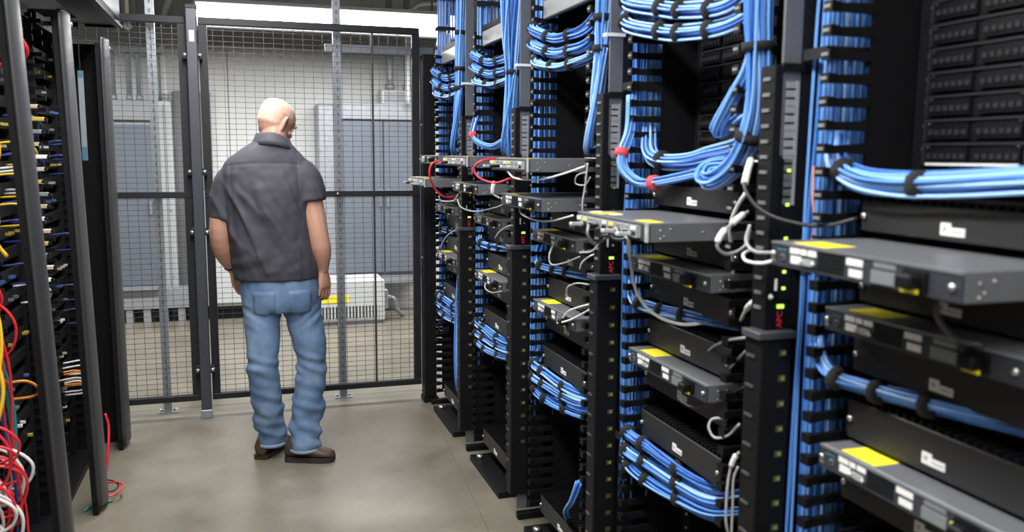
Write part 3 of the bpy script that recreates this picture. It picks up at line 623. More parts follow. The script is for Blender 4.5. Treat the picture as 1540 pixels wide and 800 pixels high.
stack(b, [(.86, .155, 4.30, .15, .10), (1.0, .14, 4.30, .155, .105), (1.2, .125, 4.29, .165, .105), (1.36, .115, 4.275, .17, .10), (1.46, .118, 4.265, .13, .075), (1.50, .125, 4.262, .08, .06)])
ARM = {1: [(.275, 4.255, 1.43), (.303, 4.245, 1.30), (.336, 4.222, 1.13), (.352, 4.235, 1.04), (.358, 4.262, .955)], -1: [(-.055, 4.285, 1.42), (-.095, 4.29, 1.29), (-.118, 4.295, 1.13), (-.098, 4.355, 1.03), (-.066, 4.415, .955)]}
for s, A_ in ARM.items(): b.tube(spline(A_, 4), [.062, .062, .061, .060, .059, .057, .055, .052, .049, .048, .049, .048, .045, .040, .035, .030, .027], 14)
for s, hx in ((-1, .065), (1, .25)):
    kx, ax = ((.05, .09), (.285, .243))[s > 0]; b.tube([(hx, 4.30, .92), (hx, 4.30, .8), (kx, 4.27 if s < 0 else 4.28, .5), (ax, 4.345 if s < 0 else 4.258, .12)], [.085, .085, .055, .045], 12)
def hand(wp, d, a, n):
    d, a, n = Vector(d).normalized(), Vector(a).normalized(), Vector(n).normalized(); wp = Vector(wp)
    R = []
    for t, wd, th in ((-.02, .027, .022), (.0, .027, .020), (.025, .034, .018), (.055, .041, .017), (.08, .042, .014), (.09, .036, .010)):
        R.append([wp + d * t + a * (wd * math.cos(2 * PI * j / 16)) + n * (th * math.sin(2 * PI * j / 16)) for j in range(16)])
    b.rings(R)
    for off, L, c0 in ((.031, 1.0, .40), (.0105, 1.1, .50), (-.0105, 1.02, .60), (-.031, .82, .70)):
        p = wp + d * .074 + a * off; q = [p]; ang = c0 * .5
        for l, dc in ((.020, 0), (.034 * L, c0), (.026 * L, c0 * .9), (.020 * L, c0 * .6)):
            dr = d * math.cos(ang) + n * math.sin(ang) + a * off * .8; q.append(q[-1] + dr.normalized() * l); ang += dc
        b.tube(q, [.0095, .0092, .0085, .0078, .0062], 10)
    p = wp + d * .022 + a * .022 + n * .004; q = [p, p + d * .030 + a * .022 + n * .010, p + d * .058 + a * .028 + n * .020, p + d * .080 + a * .022 + n * .028]; b.tube(q, [.013, .0125, .0105, .0075], 10)
hand((.358, 4.262, .955), (.10, .05, -1), (.72, .70, .08), (-.70, .72, 0)); hand((-.066, 4.415, .955), (.12, .35, -1), (.25, .9, .3), (.95, -.2, 0))
bme = solid(b, .0042, 2, .5); shade(bme, SKIN)
for v in bme.vertices: v.co -= O
put('body', bme, man)
def rel(me):
    for v in me.vertices: v.co -= O
    return me
# stubble cap of cropped hair
HI = HM.inverted(); hv = {}; hfc = []
for q in bme.polygons:
    c = HI @ (q.center + O - HC); jit = .016 * noise.noise(c * 45) + .010 * noise.noise(c * 130)
    if c.z - .62 * c.y + jit > .012 and c.z + jit > -.082 and abs(c.x) < .09 and c.length < .16 and c.y < .062 + jit and not (abs(c.x) > .068 and -.035 < c.y < .02 and c.z < .04): hfc.append([hv.setdefault(i, len(hv)) for i in q.vertices])
hco = [None] * len(hv)
for i, k in hv.items(): hco[k] = bme.vertices[i].co + bme.vertices[i].normal * .0007
hm_ = MB(); hm_.add(hco, hfc, 0, True); put('hair', hm_.mesh('hair', [pm('cropped_hair', (.62, .40, .31), .42, 0, .08, 160, .06, 500)]), man, label='very short pale stubble')
for s in (-1, 1):
    e = MB(); ell(e, hp(s * .033, .076, .016), .011, .011, .011); put('eye', rel(e.mesh('eye', [pm('eye_white', (.7, .68, .65), .2)])), man)
# shirt
SHIRT = pm('dark_shirt_cloth', (.048, .047, .062), .7, 0, .10, 5, .12, 600)
s_ = MB(); stack(s_, [(.918, .143, 4.30, .198, .135), (.94, .141, 4.30, .204, .136), (1.0, .135, 4.295, .209, .140), (1.12, .120, 4.288, .205, .138), (1.25, .110, 4.28, .206, .137), (1.36, .112, 4.272, .218, .130), (1.43, .110, 4.268, .218, .115), (1.475, .108, 4.266, .203, .102), (1.515, .108, 4.264, .170, .092), (1.55, .118, 4.266, .128, .084), (1.58, .130, 4.272, .093, .078), (1.60, .137, 4.278, .07, .065)])
s_.tube(spline([(.225, 4.262, 1.445), (.272, 4.255, 1.412), (.296, 4.248, 1.352), (.304, 4.243, 1.296)], 4), [.064, .077, .083, .083, .083, .083, .082, .082, .082, .081, .080, .080, .079], 18)
s_.tube(spline([(-.005, 4.28, 1.43), (-.06, 4.286, 1.395), (-.088, 4.29, 1.32), (-.100, 4.293, 1.215)], 4), [.062, .070, .074, .075, .075, .075, .074, .073, .072, .071, .070, .069, .068], 18)
sme = solid(s_, .0075, 3, .5)
def shirt_fold(p, n): return shirt_fold_(p, n) * max(0, min(1, (p.z - .905) / .07)) * (1 if -.07 < p.x < .25 else .45)
def shirt_fold_(p, n):
    d1 = p.x * .91 + p.z * .42; d2 = p.x * .42 - p.z * .91; low = max(0, min(1, (1.45 - p.z) / .12))
    n1 = noise.noise(Vector((d1 * 9, d2 * 1.6, p.y * 2))); n2 = noise.noise(Vector((d1 * 15 + 5, d2 * 2.6, p.y * 2 + 3)))
    a = .011 * low * max(0, 1 - 4 * abs(n1)) ** 1.3 + .006 * low * max(0, 1 - 4 * abs(n2)) - .004
    a += .010 * max(0, min(1, (1.12 - p.z) / .15)) * noise.noise(Vector((p.x * 6 + p.z * 9, p.y * 6, p.z * 19 - p.x * 9 + 7)))
    a += .003 * noise.noise(p * 22)
    if abs(p.z - 1.462 - .02 * math.cos((p.x - .12) * 6)) < .005 and n.y < -.1: a -= .0025
    if p.x > .2 and abs((p.x - .245) - .35 * (1.43 - p.z) * .12) < .006 and 1.30 < p.z < 1.44: a -= .003
    return a
put('shirt', rel(shade(displace(sme, shirt_fold), SHIRT)), man, label='dark grey short-sleeved work shirt')
c_ = MB(); R0 = []
for dz, dr in ((-.004, .006), (.020, .004), (.040, .000), (.044, .005), (.036, .010), (.008, .022), (-.014, .034), (-.017, .022)):
    R0.append([(.137 + (.070 + dr) * math.cos(a), 4.277 + (.067 + dr) * math.sin(a), 1.566 + dz + .018 * -math.sin(a) * .6 - .012 * math.cos(a) + .004 * math.sin(3 * a)) for a in [2 * PI * j / 28 for j in range(28)]])
c_.rings(R0 + [R0[0]], 0, False); put('collar', rel(c_.mesh('collar', [SHIRT])), man)
# jeans
def denim():
    m = pm('blue_denim', (.095, .165, .29), .8, 0, .25, 9, .25, 700); nt = m.node_tree; N = nt.nodes; L = nt.links; bs = N['Principled BSDF']; src = bs.inputs['Base Color'].links[0].from_socket
    tc = N.new('ShaderNodeTexCoord'); mp = N.new('ShaderNodeMapping'); mp.inputs['Scale'].default_value = (3, 3, 2.2); no = N.new('ShaderNodeTexNoise'); no.inputs['Scale'].default_value = 2.4; no.inputs['Detail'].default_value = 5
    L.new(tc.outputs['Object'], mp.inputs['Vector']); L.new(mp.outputs['Vector'], no.inputs['Vector']); r = N.new('ShaderNodeMapRange'); r.inputs['From Min'].default_value = .45; r.inputs['From Max'].default_value = .75; L.new(no.outputs['Fac'], r.inputs['Value'])
    mx = N.new('ShaderNodeMix'); mx.data_type = 'RGBA'; L.new(r.outputs['Result'], mx.inputs['Factor']); L.new(src, mx.inputs['A']); mx.inputs['B'].default_value = (.21, .31, .46, 1); L.new(mx.outputs['Result'], bs.inputs['Base Color']); return m
DEN = denim()
j_ = MB(); stack(j_, [(.76, .155, 4.30, .165, .115), (.80, .155, 4.30, .186, .128), (.86, .152, 4.30, .190, .130), (.95, .148, 4.30, .183, .122)])
LEGS = {-1: ([(.063, 4.30, .88), (.062, 4.295, .76), (.062, 4.275, .60), (.058, 4.268, .50), (.066, 4.29, .38), (.078, 4.325, .24), (.088, 4.35, .14), (.092, 4.352, .066)], [.092, .092, .080, .076, .076, .075, .074, .073]),
        1: ([(.248, 4.30, .88), (.254, 4.298, .76), (.284, 4.285, .60), (.292, 4.280, .50), (.282, 4.285, .38), (.262, 4.285, .24), (.251, 4.265, .14), (.249, 4.253, .056)], [.092, .094, .083, .073, .076, .078, .076, .078])}
for s, (p, r) in LEGS.items(): j_.tube(p, r, 20)
jme = solid(j_, .0075, 2, .5)
def jean_fold(p, n):
    knee = math.exp(-((p.z - .49) / .07) ** 2); low = max(0, min(1, (.42 - p.z) / .15)); hip = math.exp(-((p.z - .74) / .06) ** 2)
    a = (.016 * knee + .016 * low) * noise.noise(Vector((p.x * 9, p.y * 9, p.z * 26 + p.x * 8))) + +.010 * low * noise.noise(Vector((p.x * 16 + 3, p.y * 16, p.z * 14)))
    a += .010 * hip * noise.noise(Vector((p.x * 8, p.y * 8, p.z * 30 - abs(p.x - .157) * 22))) + .002 * noise.noise(p * 18)
    if abs(p.x - .157) < .006 and p.z > .74 and n.y < 0: a -= .005
    return a
shade(displace(jme, jean_fold), DEN)
bvh = BVHTree.FromPolygons([v.co.copy() for v in jme.vertices], [tuple(q.vertices) for q in jme.polygons])
def cast(x, z, off=.0015, dy=1):
    h = bvh.ray_cast(Vector((x, 3.8, z)), Vector((0, 1, 0))); return (h[0] + h[1] * off) if h[0] else Vector((x, 4.2, z))
JO = put('jeans', rel(jme), man, label='faded blue jeans')
for cx in (.072, .243):
    pk = MB(); V = []; n_ = 7
    for i in range(n_):
        for q in range(n_):
            z = .872 - .125 * i / (n_ - 1); hw = .055 - .006 * i / (n_ - 1); x = cx + (q / (n_ - 1) - .5) * 2 * hw
            if i == n_ - 1: z += .018 * abs(q / (n_ - 1) - .5) * 2
            V.append(cast(x, z, .0012) - O)
    pk.add(V, [(i * n_ + q, i * n_ + q + 1, (i + 1) * n_ + q + 1, (i + 1) * n_ + q) for i in range(n_ - 1) for q in range(n_ - 1)], 0, True)
    po = part('back_pocket', pk, DEN, JO); sd = po.modifiers.new('thick', 'SOLIDIFY'); sd.thickness = .0022; sd.offset = 1
    part('stitching', MB().tube([cast(cx - .05, .866  , .0028) - O, cast(cx - .047, .765  , .0028) - O, cast(cx, .750  , .0028) - O, cast(cx + .047, .765  , .0028) - O, cast(cx + .05, .866  , .0028) - O], .0010, 5), pm('tan_thread', (.09, .11, .15), .8), po)
for s, (p, r) in LEGS.items():
    c = Vector(p[-1]); h = MB(); h.rings([[(c.x + (r[-1] + e) * math.cos(a) - O.x, c.y + (r[-1] + e) * math.sin(a) - O.y, c.z + z) for a in [2 * PI * j / 24 for j in range(24)]] for z, e in ((-.004, -.006), (-.003, .001), (.012, .002), (.013, -.004))], 0, False); part('hem', h, pm('pale_denim_hem', (.20, .27, .36), .8), JO, label='pale frayed hem')
# boots
LEA = pm('brown_leather', (.060, .031, .017), .55, 0, .35, 14, .15, 120); SOLE = pm('dark_sole', (.022, .016, .013), .7)
def boot(heel, toe, label):
    heel, toe = Vector((*heel, 0)), Vector((*toe, 0)); d = (toe - heel); L_ = d.length; d.normalize(); sdir = Vector((d.y, -d.x, 0)); R = []; S = []
    for t, hw, top in ((.0, .022, .075), (.03, .033, .10), (.14, .037, .13), (.32, .037, .135), (.48, .041, .100), (.64, .047, .075), (.80, .047, .064), (.92, .038, .055), (.98, .022, .046)):
        c = heel + d * (t * L_ + .004); R.append([c + sdir * (hw * math.cos(a)) + Vector((0, 0, .016 + (top - .016) * (.5 + .5 * math.sin(a)) if True else 0)) for a in [2 * PI * j / 16 for j in range(16)]])
        S.append([c + sdir * (-hw - .004) + Vector((0, 0, 0 if t < .33 or t > .4 else .01)), c + sdir * (hw + .004) + Vector((0, 0, 0 if t < .33 or t > .4 else .01)), c + sdir * (hw + .004) + Vector((0, 0, .024)), c + sdir * (-hw - .004) + Vector((0, 0, .024))])
    u = MB().rings([[p - O for p in r] for r in R]); c = heel + d * .098 - O; u.tube([c + Vector((0, 0, .06)), c + Vector((0, 0, .145))], .040, 14)
    o = part('boot', u, LEA, man, label=label); part('sole', MB().rings([[p - O for p in r] for r in S], 0, True, False), SOLE, o)
boot((.028, 4.305), (.165, 4.56), 'brown boot pointing forward'); boot((.150, 4.272), (.388, 4.196), 'brown boot pointing to the side')
wb_ = MB(); wc_ = Vector((-.076, 4.398, .975)); dd = Vector((.12, .3, -1)).normalized(); wb_.tube([wc_ - dd * .012 - O, wc_ + dd * .012 - O], .0335, 16); part('wristband', wb_, BLACK2, man)

# ------------------------------------------------------------------ single cords on the right
def cord(label, pts, r, m, group=None, sleeve=None, k=7):
    p = spline(pts, k); p0 = p[0]; q = [a - p0 for a in p]
    if sleeve is None:
        o = put('cord', MB().tube(q, r, 6).mesh('cord', [m])); o.location = p0; return tag(o, label, 'cord', group)
    t = thing('cord', label, 'cord', tuple(p0), group); part('jacket', MB().tube(q, r, 6), m, t)
    for a, b in sleeve:
        i0, i1 = int(a * (len(q) - 1)), int(b * (len(q) - 1)); part('sleeve', MB().tube(q[i0:i1 + 1], r * 1.9, 8), WHITE, t, label='white sleeve')
    return t
A = at
cord('dark cord with white sleeve curving across to the nearest rack', [A(1132, 232, 1.60), A(1123, 262, 1.56), A(1121, 285, 1.53), A(1140, 312, 1.50), A(1175, 330, 1.46), A(1235, 340, 1.41), A(1290, 328, 1.37)], .004, KCORD, sleeve=[(.05, .28)])
cord('grey cord with white sleeves looping beside the second rack', [A(1125, 318, 1.60), A(1108, 330, 1.58), A(1085, 352, 1.57), A(1079, 372, 1.57), A(1095, 382, 1.58), A(1120, 370, 1.6), A(1128, 345, 1.6)], .0036, GCORD, sleeve=[(.08, .22), (.30, .44)])
cord('long grey cord drooping in a wide arc, second rack from the camera', [A(944, 362, 2.12), A(948, 392, 2.1), A(958, 440, 2.08), A(985, 473, 2.04), A(1030, 488, 1.98), A(1078, 478, 1.9), A(1100, 450, 1.84), A(1103, 400, 1.78), A(1098, 345, 1.72), A(1108, 312, 1.68), A(1122, 290, 1.64)], .0048, WCORD)
cord('grey cord drooping from the power strip to the nearest switch', [A(1128, 338, 1.56), A(1122, 362, 1.55), A(1135, 378, 1.5), A(1165, 380, 1.42)], .0036, GCORD)
cord('pale cord sagging below the grey one at the nearest switch', [A(1130, 375, 1.56), A(1118, 382, 1.55), A(1122, 392, 1.52), A(1145, 396, 1.46), A(1170, 390, 1.42)], .0036, WCORD)
cord('pale sleeved cord leaving the display, second rack from the camera', [A(1162, 447, 1.515), A(1145, 446, 1.55), A(1125, 462, 1.62), A(1114, 482, 1.7)], .0036, WCORD, sleeve=[(.05, .3), (.55, .75)])
cord('grey cord rising to the power strip ledge, second rack from the camera', [A(1055, 540, 1.95), A(1072, 522, 1.85), A(1095, 512, 1.72), A(1120, 508, 1.6)], .0036, GCORD)
cord('grey cord above the knee-high switch, second rack from the camera', [A(1075, 563, 1.9), A(1095, 556, 1.8), A(1112, 538, 1.7), A(1122, 528, 1.62)], .0036, GCORD)
cord('grey cord curling to the knee-high switch, second rack from the camera', [A(1020, 600, 1.95), A(1040, 612, 1.9), A(1070, 608, 1.82), A(1100, 592, 1.74), A(1120, 582, 1.66)], .0036, KCORD)
cord('grey loop below the knee-high switch, second rack from the camera', [A(1112, 638, 1.64), A(1095, 655, 1.7), A(1075, 658, 1.74), A(1066, 643, 1.76), A(1072, 630, 1.76), A(1095, 630, 1.72)], .0034, GCORD)
cord('sleeved cord hanging low beside the power strip, second rack from the camera', [A(1112, 680, 1.62), A(1104, 690, 1.63), A(1097, 712, 1.64), A(1093, 745, 1.64), A(1092, 785, 1.64), A(1098, 810, 1.64)], .0034, GCORD, sleeve=[(.12, .34)])
cord('thin cord hanging low next to the sleeved one', [A(1110, 702, 1.60), A(1103, 722, 1.61), A(1102, 760, 1.61), A(1100, 805, 1.61)], .003, GCORD)
cord('black power cord plugged into the nearest large switch', [A(1410, 432, 1.02), A(1408, 452, 1.0), A(1412, 480, 1.0), A(1440, 510, 1.0), A(1480, 520, .98)], .005, KCORD)
cord('tan wire lying along the blue column beside the nearest rack', [A(1224, 250, 1.47), A(1222, 300, 1.44), A(1226, 340, 1.43), A(1218, 365, 1.43)], .0018, OCORD)
# middle rack
cord('pale cord arcing below the topmost switch, middle rack', [A(770, 245, 2.95), A(764, 255, 2.9), A(775, 268, 2.8), A(810, 270, 2.7), A(845, 262, 2.6), A(880, 250, 2.5)], 0.0034, WCORD)
cord('pale cord drooping from the vented switch, middle rack', [A(781, 312, 2.95), A(785, 322, 2.9), A(805, 331, 2.8), A(830, 332, 2.7), A(862, 324, 2.55)], 0.0034, WCORD)
cord('grey cord hanging straight down beside the power strip, middle rack', [A(884, 245, 2.46), A(880, 280, 2.46), A(876, 315, 2.46), A(888, 345, 2.47)], 0.0031, GCORD)
cord('small grey coil beside the power strip, middle rack', [A(884, 258, 2.5), A(868, 264, 2.52), A(866, 276, 2.53), A(880, 278, 2.5), A(888, 266, 2.48)], 0.0024, GCORD)
cord('grey cord arcing under the mid-height switch, middle rack', [A(832, 368, 2.8), A(826, 385, 2.78), A(830, 398, 2.76), A(850, 395, 2.68), A(872, 386, 2.6)], 0.0031, GCORD)
cord('grey cord reaching up to the display, middle rack', [A(872, 404, 2.55), A(878, 392, 2.5), A(895, 382, 2.46), A(912, 383, 2.42)], 0.0031, WCORD)
cord('dark grey cord in front of the connectors, middle rack', [A(872, 380, 2.5), A(890, 378, 2.44), A(902, 366, 2.4), A(915, 356, 2.36)], 0.0037, GCORD)
cord('grey hoop in front of an organiser, middle rack', [A(852, 446, 2.66), A(854, 432, 2.64), A(868, 426, 2.6), A(886, 428, 2.55)], 0.0031, GCORD)
cord('first of two pale cords over the knee-high switch, middle rack', [A(846, 478, 2.72), A(855, 468, 2.68), A(870, 462, 2.62), A(885, 458, 2.55)], 0.0034, WCORD)
cord('second of two pale cords over the knee-high switch, middle rack', [A(838, 486, 2.75), A(855, 482, 2.68), A(872, 474, 2.62), A(886, 466, 2.55)], 0.0034, WCORD)
# far racks
cord('red cord looping from the topmost switch, rack beside the fence', [A(664, 241, 3.85), A(650, 246, 3.85), A(646, 262, 3.85), A(653, 282, 3.88), A(668, 296, 3.9), A(684, 296, 3.95)], 0.0048, RED)
cord('red cord looping from the topmost switch, middle rack', [A(745, 238, 3.0), A(722, 243, 3.0), A(713, 255, 3.02), A(722, 268, 3.0), A(745, 275, 2.95), A(768, 268, 2.9), A(790, 263, 2.85)], 0.0041, RED)
cord('pale sleeved cord hanging below the red one, middle rack', [A(743, 272, 3.0), A(741, 285, 3.0), A(742, 292, 3.0), A(752, 298, 2.98)], 0.0041, GCORD, sleeve=[(.1, .6)])
cord('grey cord crossing under the switch, second rack from the fence', [A(660, 295, 3.8), A(664, 302, 3.8), A(682, 302, 3.75), A(688, 294, 3.72)], 0.0034, GCORD)
cord('grey cord drooping between switches, second rack from the fence', [A(688, 300, 3.8), A(694, 312, 3.75), A(715, 318, 3.65), A(745, 312, 3.5), A(760, 306, 3.42)], 0.0034, GCORD)
cord('pale cord arcing to the power strip, second rack from the fence', [A(745, 358, 3.55), A(752, 348, 3.5), A(765, 340, 3.44), A(776, 338, 3.4)], 0.0041, GCORD)
cord('grey cord looping under a switch, second rack from the fence', [A(730, 425, 3.7), A(730, 434, 3.68), A(740, 440, 3.62), A(755, 438, 3.52)], 0.0034, GCORD)
cord('pale diagonal cord low in the rack beside the fence', [A(662, 372, 4.5), A(672, 355, 4.45), A(690, 342, 4.38)], 0.0034, GCORD)

# tangle under the connectors of the second rack's grey switch
cord('dark cord drooping from the connectors to the power strip, second rack from the camera', [A(885, 338, 2.06), A(884, 352, 2.06), A(893, 366, 2.1), A(906, 362, 2.2), A(918, 352, 2.3)], .004, GCORD)
cord('black cord bunched under the connectors, second rack from the camera', [A(900, 342, 1.98), A(905, 354, 1.98), A(925, 352, 1.95), A(945, 350, 1.9), A(955, 358, 1.86)], .0055, KCORD)
cord('second black cord bunched under the connectors, second rack from the camera', [A(915, 345, 1.95), A(922, 358, 1.93), A(940, 360, 1.9), A(962, 352, 1.84)], .005, KCORD)
cord('grey cord bunched under the connectors, second rack from the camera', [A(925, 343, 1.93), A(935, 352, 1.91), A(950, 347, 1.87), A(968, 354, 1.82)], .004, GCORD)
cord('white short cord under the connectors, second rack from the camera', [A(938, 352, 1.9), A(944, 358, 1.88), A(946, 368, 1.9), A(947, 385, 1.98)], .0042, WCORD)

# ------------------------------------------------------------------ left row
LY = {1: 3.115, 2: 3.89, 3: 4.73}; LW = {1: .07, 2: .095, 3: .10}; LEAN = {1: (-.664, -.592), 2: (-.648, -.606), 3: (-.618, -.612)}
LN = {1: 'nearest', 2: 'middle', 3: 'farthest'}
for k in (1, 2, 3):
    xt, xb = LEAN[k]; hw = LW[k]; t = thing('vertical_cover', '%s tall curved charcoal door edge in the left row' % LN[k], 'cover', (0, LY[k], 0), 'tall door panels of the left row')
    zs = [.035, .05, .09, .5, 1.0, 1.5, 2.0, 2.07, 2.08]; R = []
    for z in zs:
        s = (z - .03) / 2.05; x = xb + (xt - xb) * s; sh_ = 1 - (.35 if z in (.035,) else .1 if z == .05 else 0) - (.04 if z == 2.08 else 0); c = []
        for j in range(9):
            a = -1 + 2 * j / 8; c.append((x - .018 * a * a, a * hw * sh_, z))
        for j in range(8, -1, -1):
            a = -1 + 2 * j / 8; c.append((x - .030, a * hw * sh_, z))
        R.append(c)
    part('shell', MB().rings(R, 0, True, True), DOOR, t)
    part('edge_frame', MB().hexa([(xb - .050, -hw + .004, .06), (xb - .031, -hw + .004, .06), (xb - .031, hw - .004, .06), (xb - .050, hw - .004, .06), (xt - .050, -hw + .004, 2.05), (xt - .031, -hw + .004, 2.05), (xt - .031, hw - .004, 2.05), (xt - .050, hw - .004, 2.05)]), BLACK, t)
    part('hinge_pin', MB().cyl((xt - .03, hw * .55, 2.04), (xt - .0, hw * .55, 2.04), .010, 8), CHROME, t)
    part('lower_hinge', MB().box(xb - .050, xb - .03, -hw * .8, hw * .8, .0, .06), BLACK2, t)
pl_ = thing('placard', 'pale blue narrow placard hanging beside the middle left door', 'sign', (-.668, 4.20, 1.49))
part('card', MB().box(-.012, .010, 0, .004, .0, .39), pm('pale_card', (.17, .21, .24), .5), pl_); part('blue_band', MB().box(-.012, .010, -.0006, 0, .36, .39).box(-.012, .010, -.0006, 0, 0, .06), pm('blue_band', (.05, .12, .18), .5), pl_)

part('strap', MB().box(-.004, 0, 0, .003, .39, .60).box(-.13, 0, 0, .003, .575, .595), BLACK, pl_)
lf = MB(); lf.box(-.86, -.765, -.006, .006, -.008, .008); LF = lf.mesh('finger', [BLACK])
LRC = {1: 2.66, 2: 3.47, 3: 4.30}; LRN = {1: 'nearest left rack', 2: 'middle left rack', 3: 'farthest left rack'}
plugc = [pm('tan_plug', (.45, .38, .28), .5), WHITE, pm('dull_blue', (.06, .12, .35), .5), pm('dull_yellow', (.45, .33, .05), .5), GREYL]
for k, yc in LRC.items():
    t = thing('network_rack', 'open black rack full of patch cords, the ' + LRN[k], 'rack', (0, yc, 0), 'racks of the left row')
    hw = .27
    for s in (-1, 1):
        part('upright', MB().box(-.90, -.84, s * hw - .02, s * hw + .02, 0, 2.1), RAIL, t)
        part('side_channel', MB().box(-1.2, -.80, s * (hw + .07) - .004, s * (hw + .07) + .004, 0, 2.08), BLACK, t)
        for i in range(44): put('finger', LF, t, (0, s * (hw + .06), .14 + i * .0445))
    part('rear_dark_panel', MB().box(-1.42, -1.40, -.40, .40, 0, 2.15), BLACK2, t); part('top_bar', MB().box(-.92, -.78, -.34, .34, 2.04, 2.09), BLACK, t); part('base_plate', MB().box(-1.4, -.77, -.33, .33, 0, .03), BLACK, t)
    if k == 3: part('end_plate', MB().box(-1.41, -.645, .50, .515, 0, 2.06), BLACK2, t)
    for i in range(22):
        z = .25 + i * .08
        part('patch_panel', MB().box(-.86, -.842, -.24, .24, z, z + .042, 0, .001), BLACK, t)
        m = MB(); rnd = random.Random(k * 100 + i)
        for j in range(20):
            if rnd.random() < .13: y = -.23 + j * .024; m.box(-.842, -.825, y - .005, y + .005, z + .012, z + .022, 0)
        if m.v: part('plug_row', m, plugc[(i * 3 + k) % 5], t, kind='stuff')
# tan and white connectors in the manager just beyond the nearest door
for i in range(16):
    z = 1.02 + i * .0445; o = put('cable_connector', MB().box(-.03, .03, -.012, .012, -.007, .007, 0, .002).box(.03, .04, -.008, .008, -.004, .004, 1).mesh('cable_connector', [plugc[(0, 1, 0, 4, 3)[i % 5]], BLACK2])); o.location = (-.725 + .01 * (i % 3), 3.44 + .006 * (i % 4), z)
    tag(o, ORDS[i] + ' small pale plug in the column between the nearest and middle left doors', 'connector', 'plugs between the left doors')
rnd = random.Random(5)
def rising(n, z0, z1): return sorted(rnd.uniform(z0, z1) for _ in range(n))
def lcord(label, group, pts, r, m): cord(label, pts, r, m, group, None, 6)
def loops(n, z0, z1, m, label, group, ybase=2.86, bulge=(.06, .14), r=.0042, drop=(.05, .2)):
    for i, z in enumerate(rising(n, z0, z1)):
        y = rnd.uniform(ybase - .2, ybase + .05); b = rnd.uniform(*bulge); d = rnd.uniform(*drop)
        lcord((ORDS[i] + ' ' if n > 1 else '') + label, group, [(-.84, y, z), (-.80 + b * .5, y + .01, z + .01), (-.80 + b, y + .03, z - d * .4), (-.80 + b * .7, y + .06, z - d), (-.84, y + .09, z - d * 1.1)], r, m)
G1 = 'patch cords in the nearest left rack'
loops(9, .25, .62, WCORD, 'white patch cord bulging in a loop low in the nearest left rack', G1, drop=(.1, .22), r=.005)
loops(16, .45, .85, RED, 'red patch cord looping low in the nearest left rack', G1)
loops(6, .95, 1.15, RED, 'red patch cord at waist height in the nearest left rack', G1)
loops(8, 1.5, 1.75, YCORD, 'yellow patch cord curling at head height in the nearest left rack', G1, bulge=(.04, .10))
loops(6, 1.7, 2.0, GCORD, 'grey patch cord near the top of the nearest left rack', G1, bulge=(.03, .08))
loops(6, 1.15, 1.5, WCORD, 'white patch cord at chest height in the nearest left rack', G1, bulge=(.04, .10))
loops(5, 1.2, 1.9, BCORD, 'navy patch cord in the upper half of the nearest left rack', G1, bulge=(.03, .1))
def drape(label, m, x, ys_, zs_, r): lcord(label, G1, [(x + (.012 if i % 2 else -.006), y, z) for i, (y, z) in enumerate(zip(ys_, zs_))], r, m)
drape('teal cable hanging steeply behind the nearest left door', TCORD, -.735, (2.86, 2.88, 2.93, 2.98, 3.0), (1.35, 1.15, .95, .7, .4), .007)
drape('second teal cable hanging behind the nearest left door', TCORD, -.75, (2.92, 2.93, 2.97, 3.0, 3.02), (1.45, 1.2, .95, .65, .35), .007)
drape('navy cable hanging down the side of the nearest left rack', BCORD, -.725, (2.82, 2.84, 2.87, 2.90, 2.95), (1.25, 1.0, .75, .5, .28), .005)
drape('red cable hanging down beside the navy one', RED, -.722, (2.82, 2.85, 2.89, 2.94, 2.98), (1.2, .98, .72, .45, .1), .004)
drape('second red cable hanging down to the base of the nearest left rack', RED, -.718, (2.85, 2.9, 2.95, 2.98, 3.0), (1.05, .85, .6, .35, .05), .004)
drape('yellow cable hanging in front of the nearest left rack', YCORD, -.70, (2.70, 2.73, 2.75, 2.76, 2.76), (1.5, 1.35, 1.2, 1.0, .85), .005)
drape('second yellow cable crossing the nearest left rack', YCORD, -.69, (2.74, 2.77, 2.81, 2.84), (1.42, 1.34, 1.27, 1.22), .006)
drape('thin yellow cable low in the nearest left rack', YCORD, -.70, (2.73, 2.74, 2.74), (.98, .85, .75), .006)
G2 = 'patch cords in the middle left rack'
def loops2(n, yb, z0, z1, m, label, g, r=.004):
    for i, z in enumerate(rising(n, z0, z1)):
        y = rnd.uniform(yb - .15, yb + .1)
        lcord((ORDS[i] + ' ' if n > 1 else '') + label, g, [(-.84, y, z), (-.76, y + .02, z + .005), (-.725, y + .05, z - .03), (-.75, y + .09, z - .07), (-.84, y + .1, z - .08)], r, m)
loops2(3, 3.45, 1.9, 1.97, RED, 'red patch cord high in the middle left rack', G2, .008)
loops2(6, 3.5, .7, 1.7, BCORD, 'navy patch cord in the middle left rack', G2); loops2(3, 3.5, 1.2, 1.6, YCORD, 'yellow patch cord in the middle left rack', G2)
loops2(3, 3.5, .9, 1.8, WCORD, 'white patch cord in the middle left rack', G2); loops2(1, 3.35, .72, .74, OCORD, 'orange patch cord looping low in the middle left rack', G2, .005)
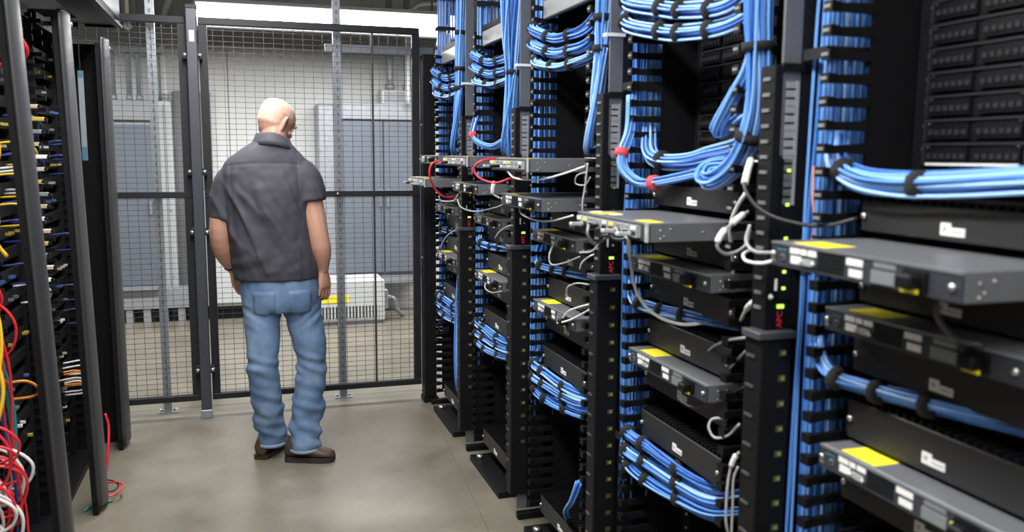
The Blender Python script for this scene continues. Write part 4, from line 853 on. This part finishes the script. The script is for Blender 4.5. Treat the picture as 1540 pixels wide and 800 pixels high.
loops2(6, 4.3, .5, 1.6, BCORD, 'navy patch cord in the farthest left rack', 'patch cords in the farthest left rack'); loops2(4, 4.3, .45, .6, WCORD, 'white patch cord low in the farthest left rack', 'patch cords in the farthest left rack'); loops2(3, 4.3, .45, .6, OCORD, 'orange patch cord low in the farthest left rack', 'patch cords in the farthest left rack')
cord('thin red cord hanging down in front of the farthest left rack', [A(158, 622, 4.15), A(163, 640, 4.15), A(163, 670, 4.12), A(161, 695, 4.1), (-.655, 4.09, .012), (-.67, 4.11, .008)], .006, RED)
cord('red cord curling on the floor beside the middle left door', [A(152, 742, 3.95), A(165, 746, 3.92), A(180, 738, 3.95), A(185, 730, 4.0), A(175, 725, 4.05), A(158, 727, 4.08)], .0045, RED)
cord('black cord curling on the floor behind the red one', [A(162, 740, 3.97), A(172, 737, 3.99), A(178, 730, 4.03), A(172, 724, 4.08), A(160, 721, 4.1)], .004, KCORD)
cord('green cord end on the floor beside the middle left door', [(-.70, 3.86, .006), (-.675, 3.88, .02), (-.64, 3.92, .012), (-.60, 3.95, .006)], .005, pm('green_jacket', (.02, .28, .18), .4))
# blue and yellow cables coming down over the left racks, and the black raceway above them
for i in range(10):
    x = -.78 - .012 * (i % 5); y = 3.35 + .03 * i
    lcord(('first', 'second', 'third', 'fourth', 'fifth', 'sixth', 'seventh', 'eighth', 'ninth', 'tenth')[i] + ' cable from the front dropping into the top of the middle left rack', 'cables over the left racks', [(x, y, 2.75), (x + .01, y + .01, 2.4), (x - .01, y, 2.0), (x - .03, y, 1.8)], .006, (BCORD, BLUES[0], YCORD, BCORD, BLUES[2], GCORD)[i % 6])
rw = thing('overhead_raceway', 'black overhead cable raceway above the left row of racks', 'raceway', (-.67, .9, 2.165))
part('tray', MB().box(-.085, .08, 0, 4.05, .012, .05).box(-.085, -.075, 0, 4.05, .05, .42).box(.066, .074, 0, 4.05, .05, .42), BLACK, rw)
part('side_cover', MB().box(.075, .082, 0, 4.05, .045, .43, 0, .002), DOOR, rw); part('lip', MB().box(.062, .092, 0, 4.05, 0, .012), RAIL, rw); part('end_plate', MB().box(-.085, .082, 4.05, 4.058, 0, .42), BLACK, rw)
for y in (.6, 3.4): part('hanger_rod', MB().cyl((-.03, y, .05), (-.03, y, 1.43), .008, 6), GALVD, rw)
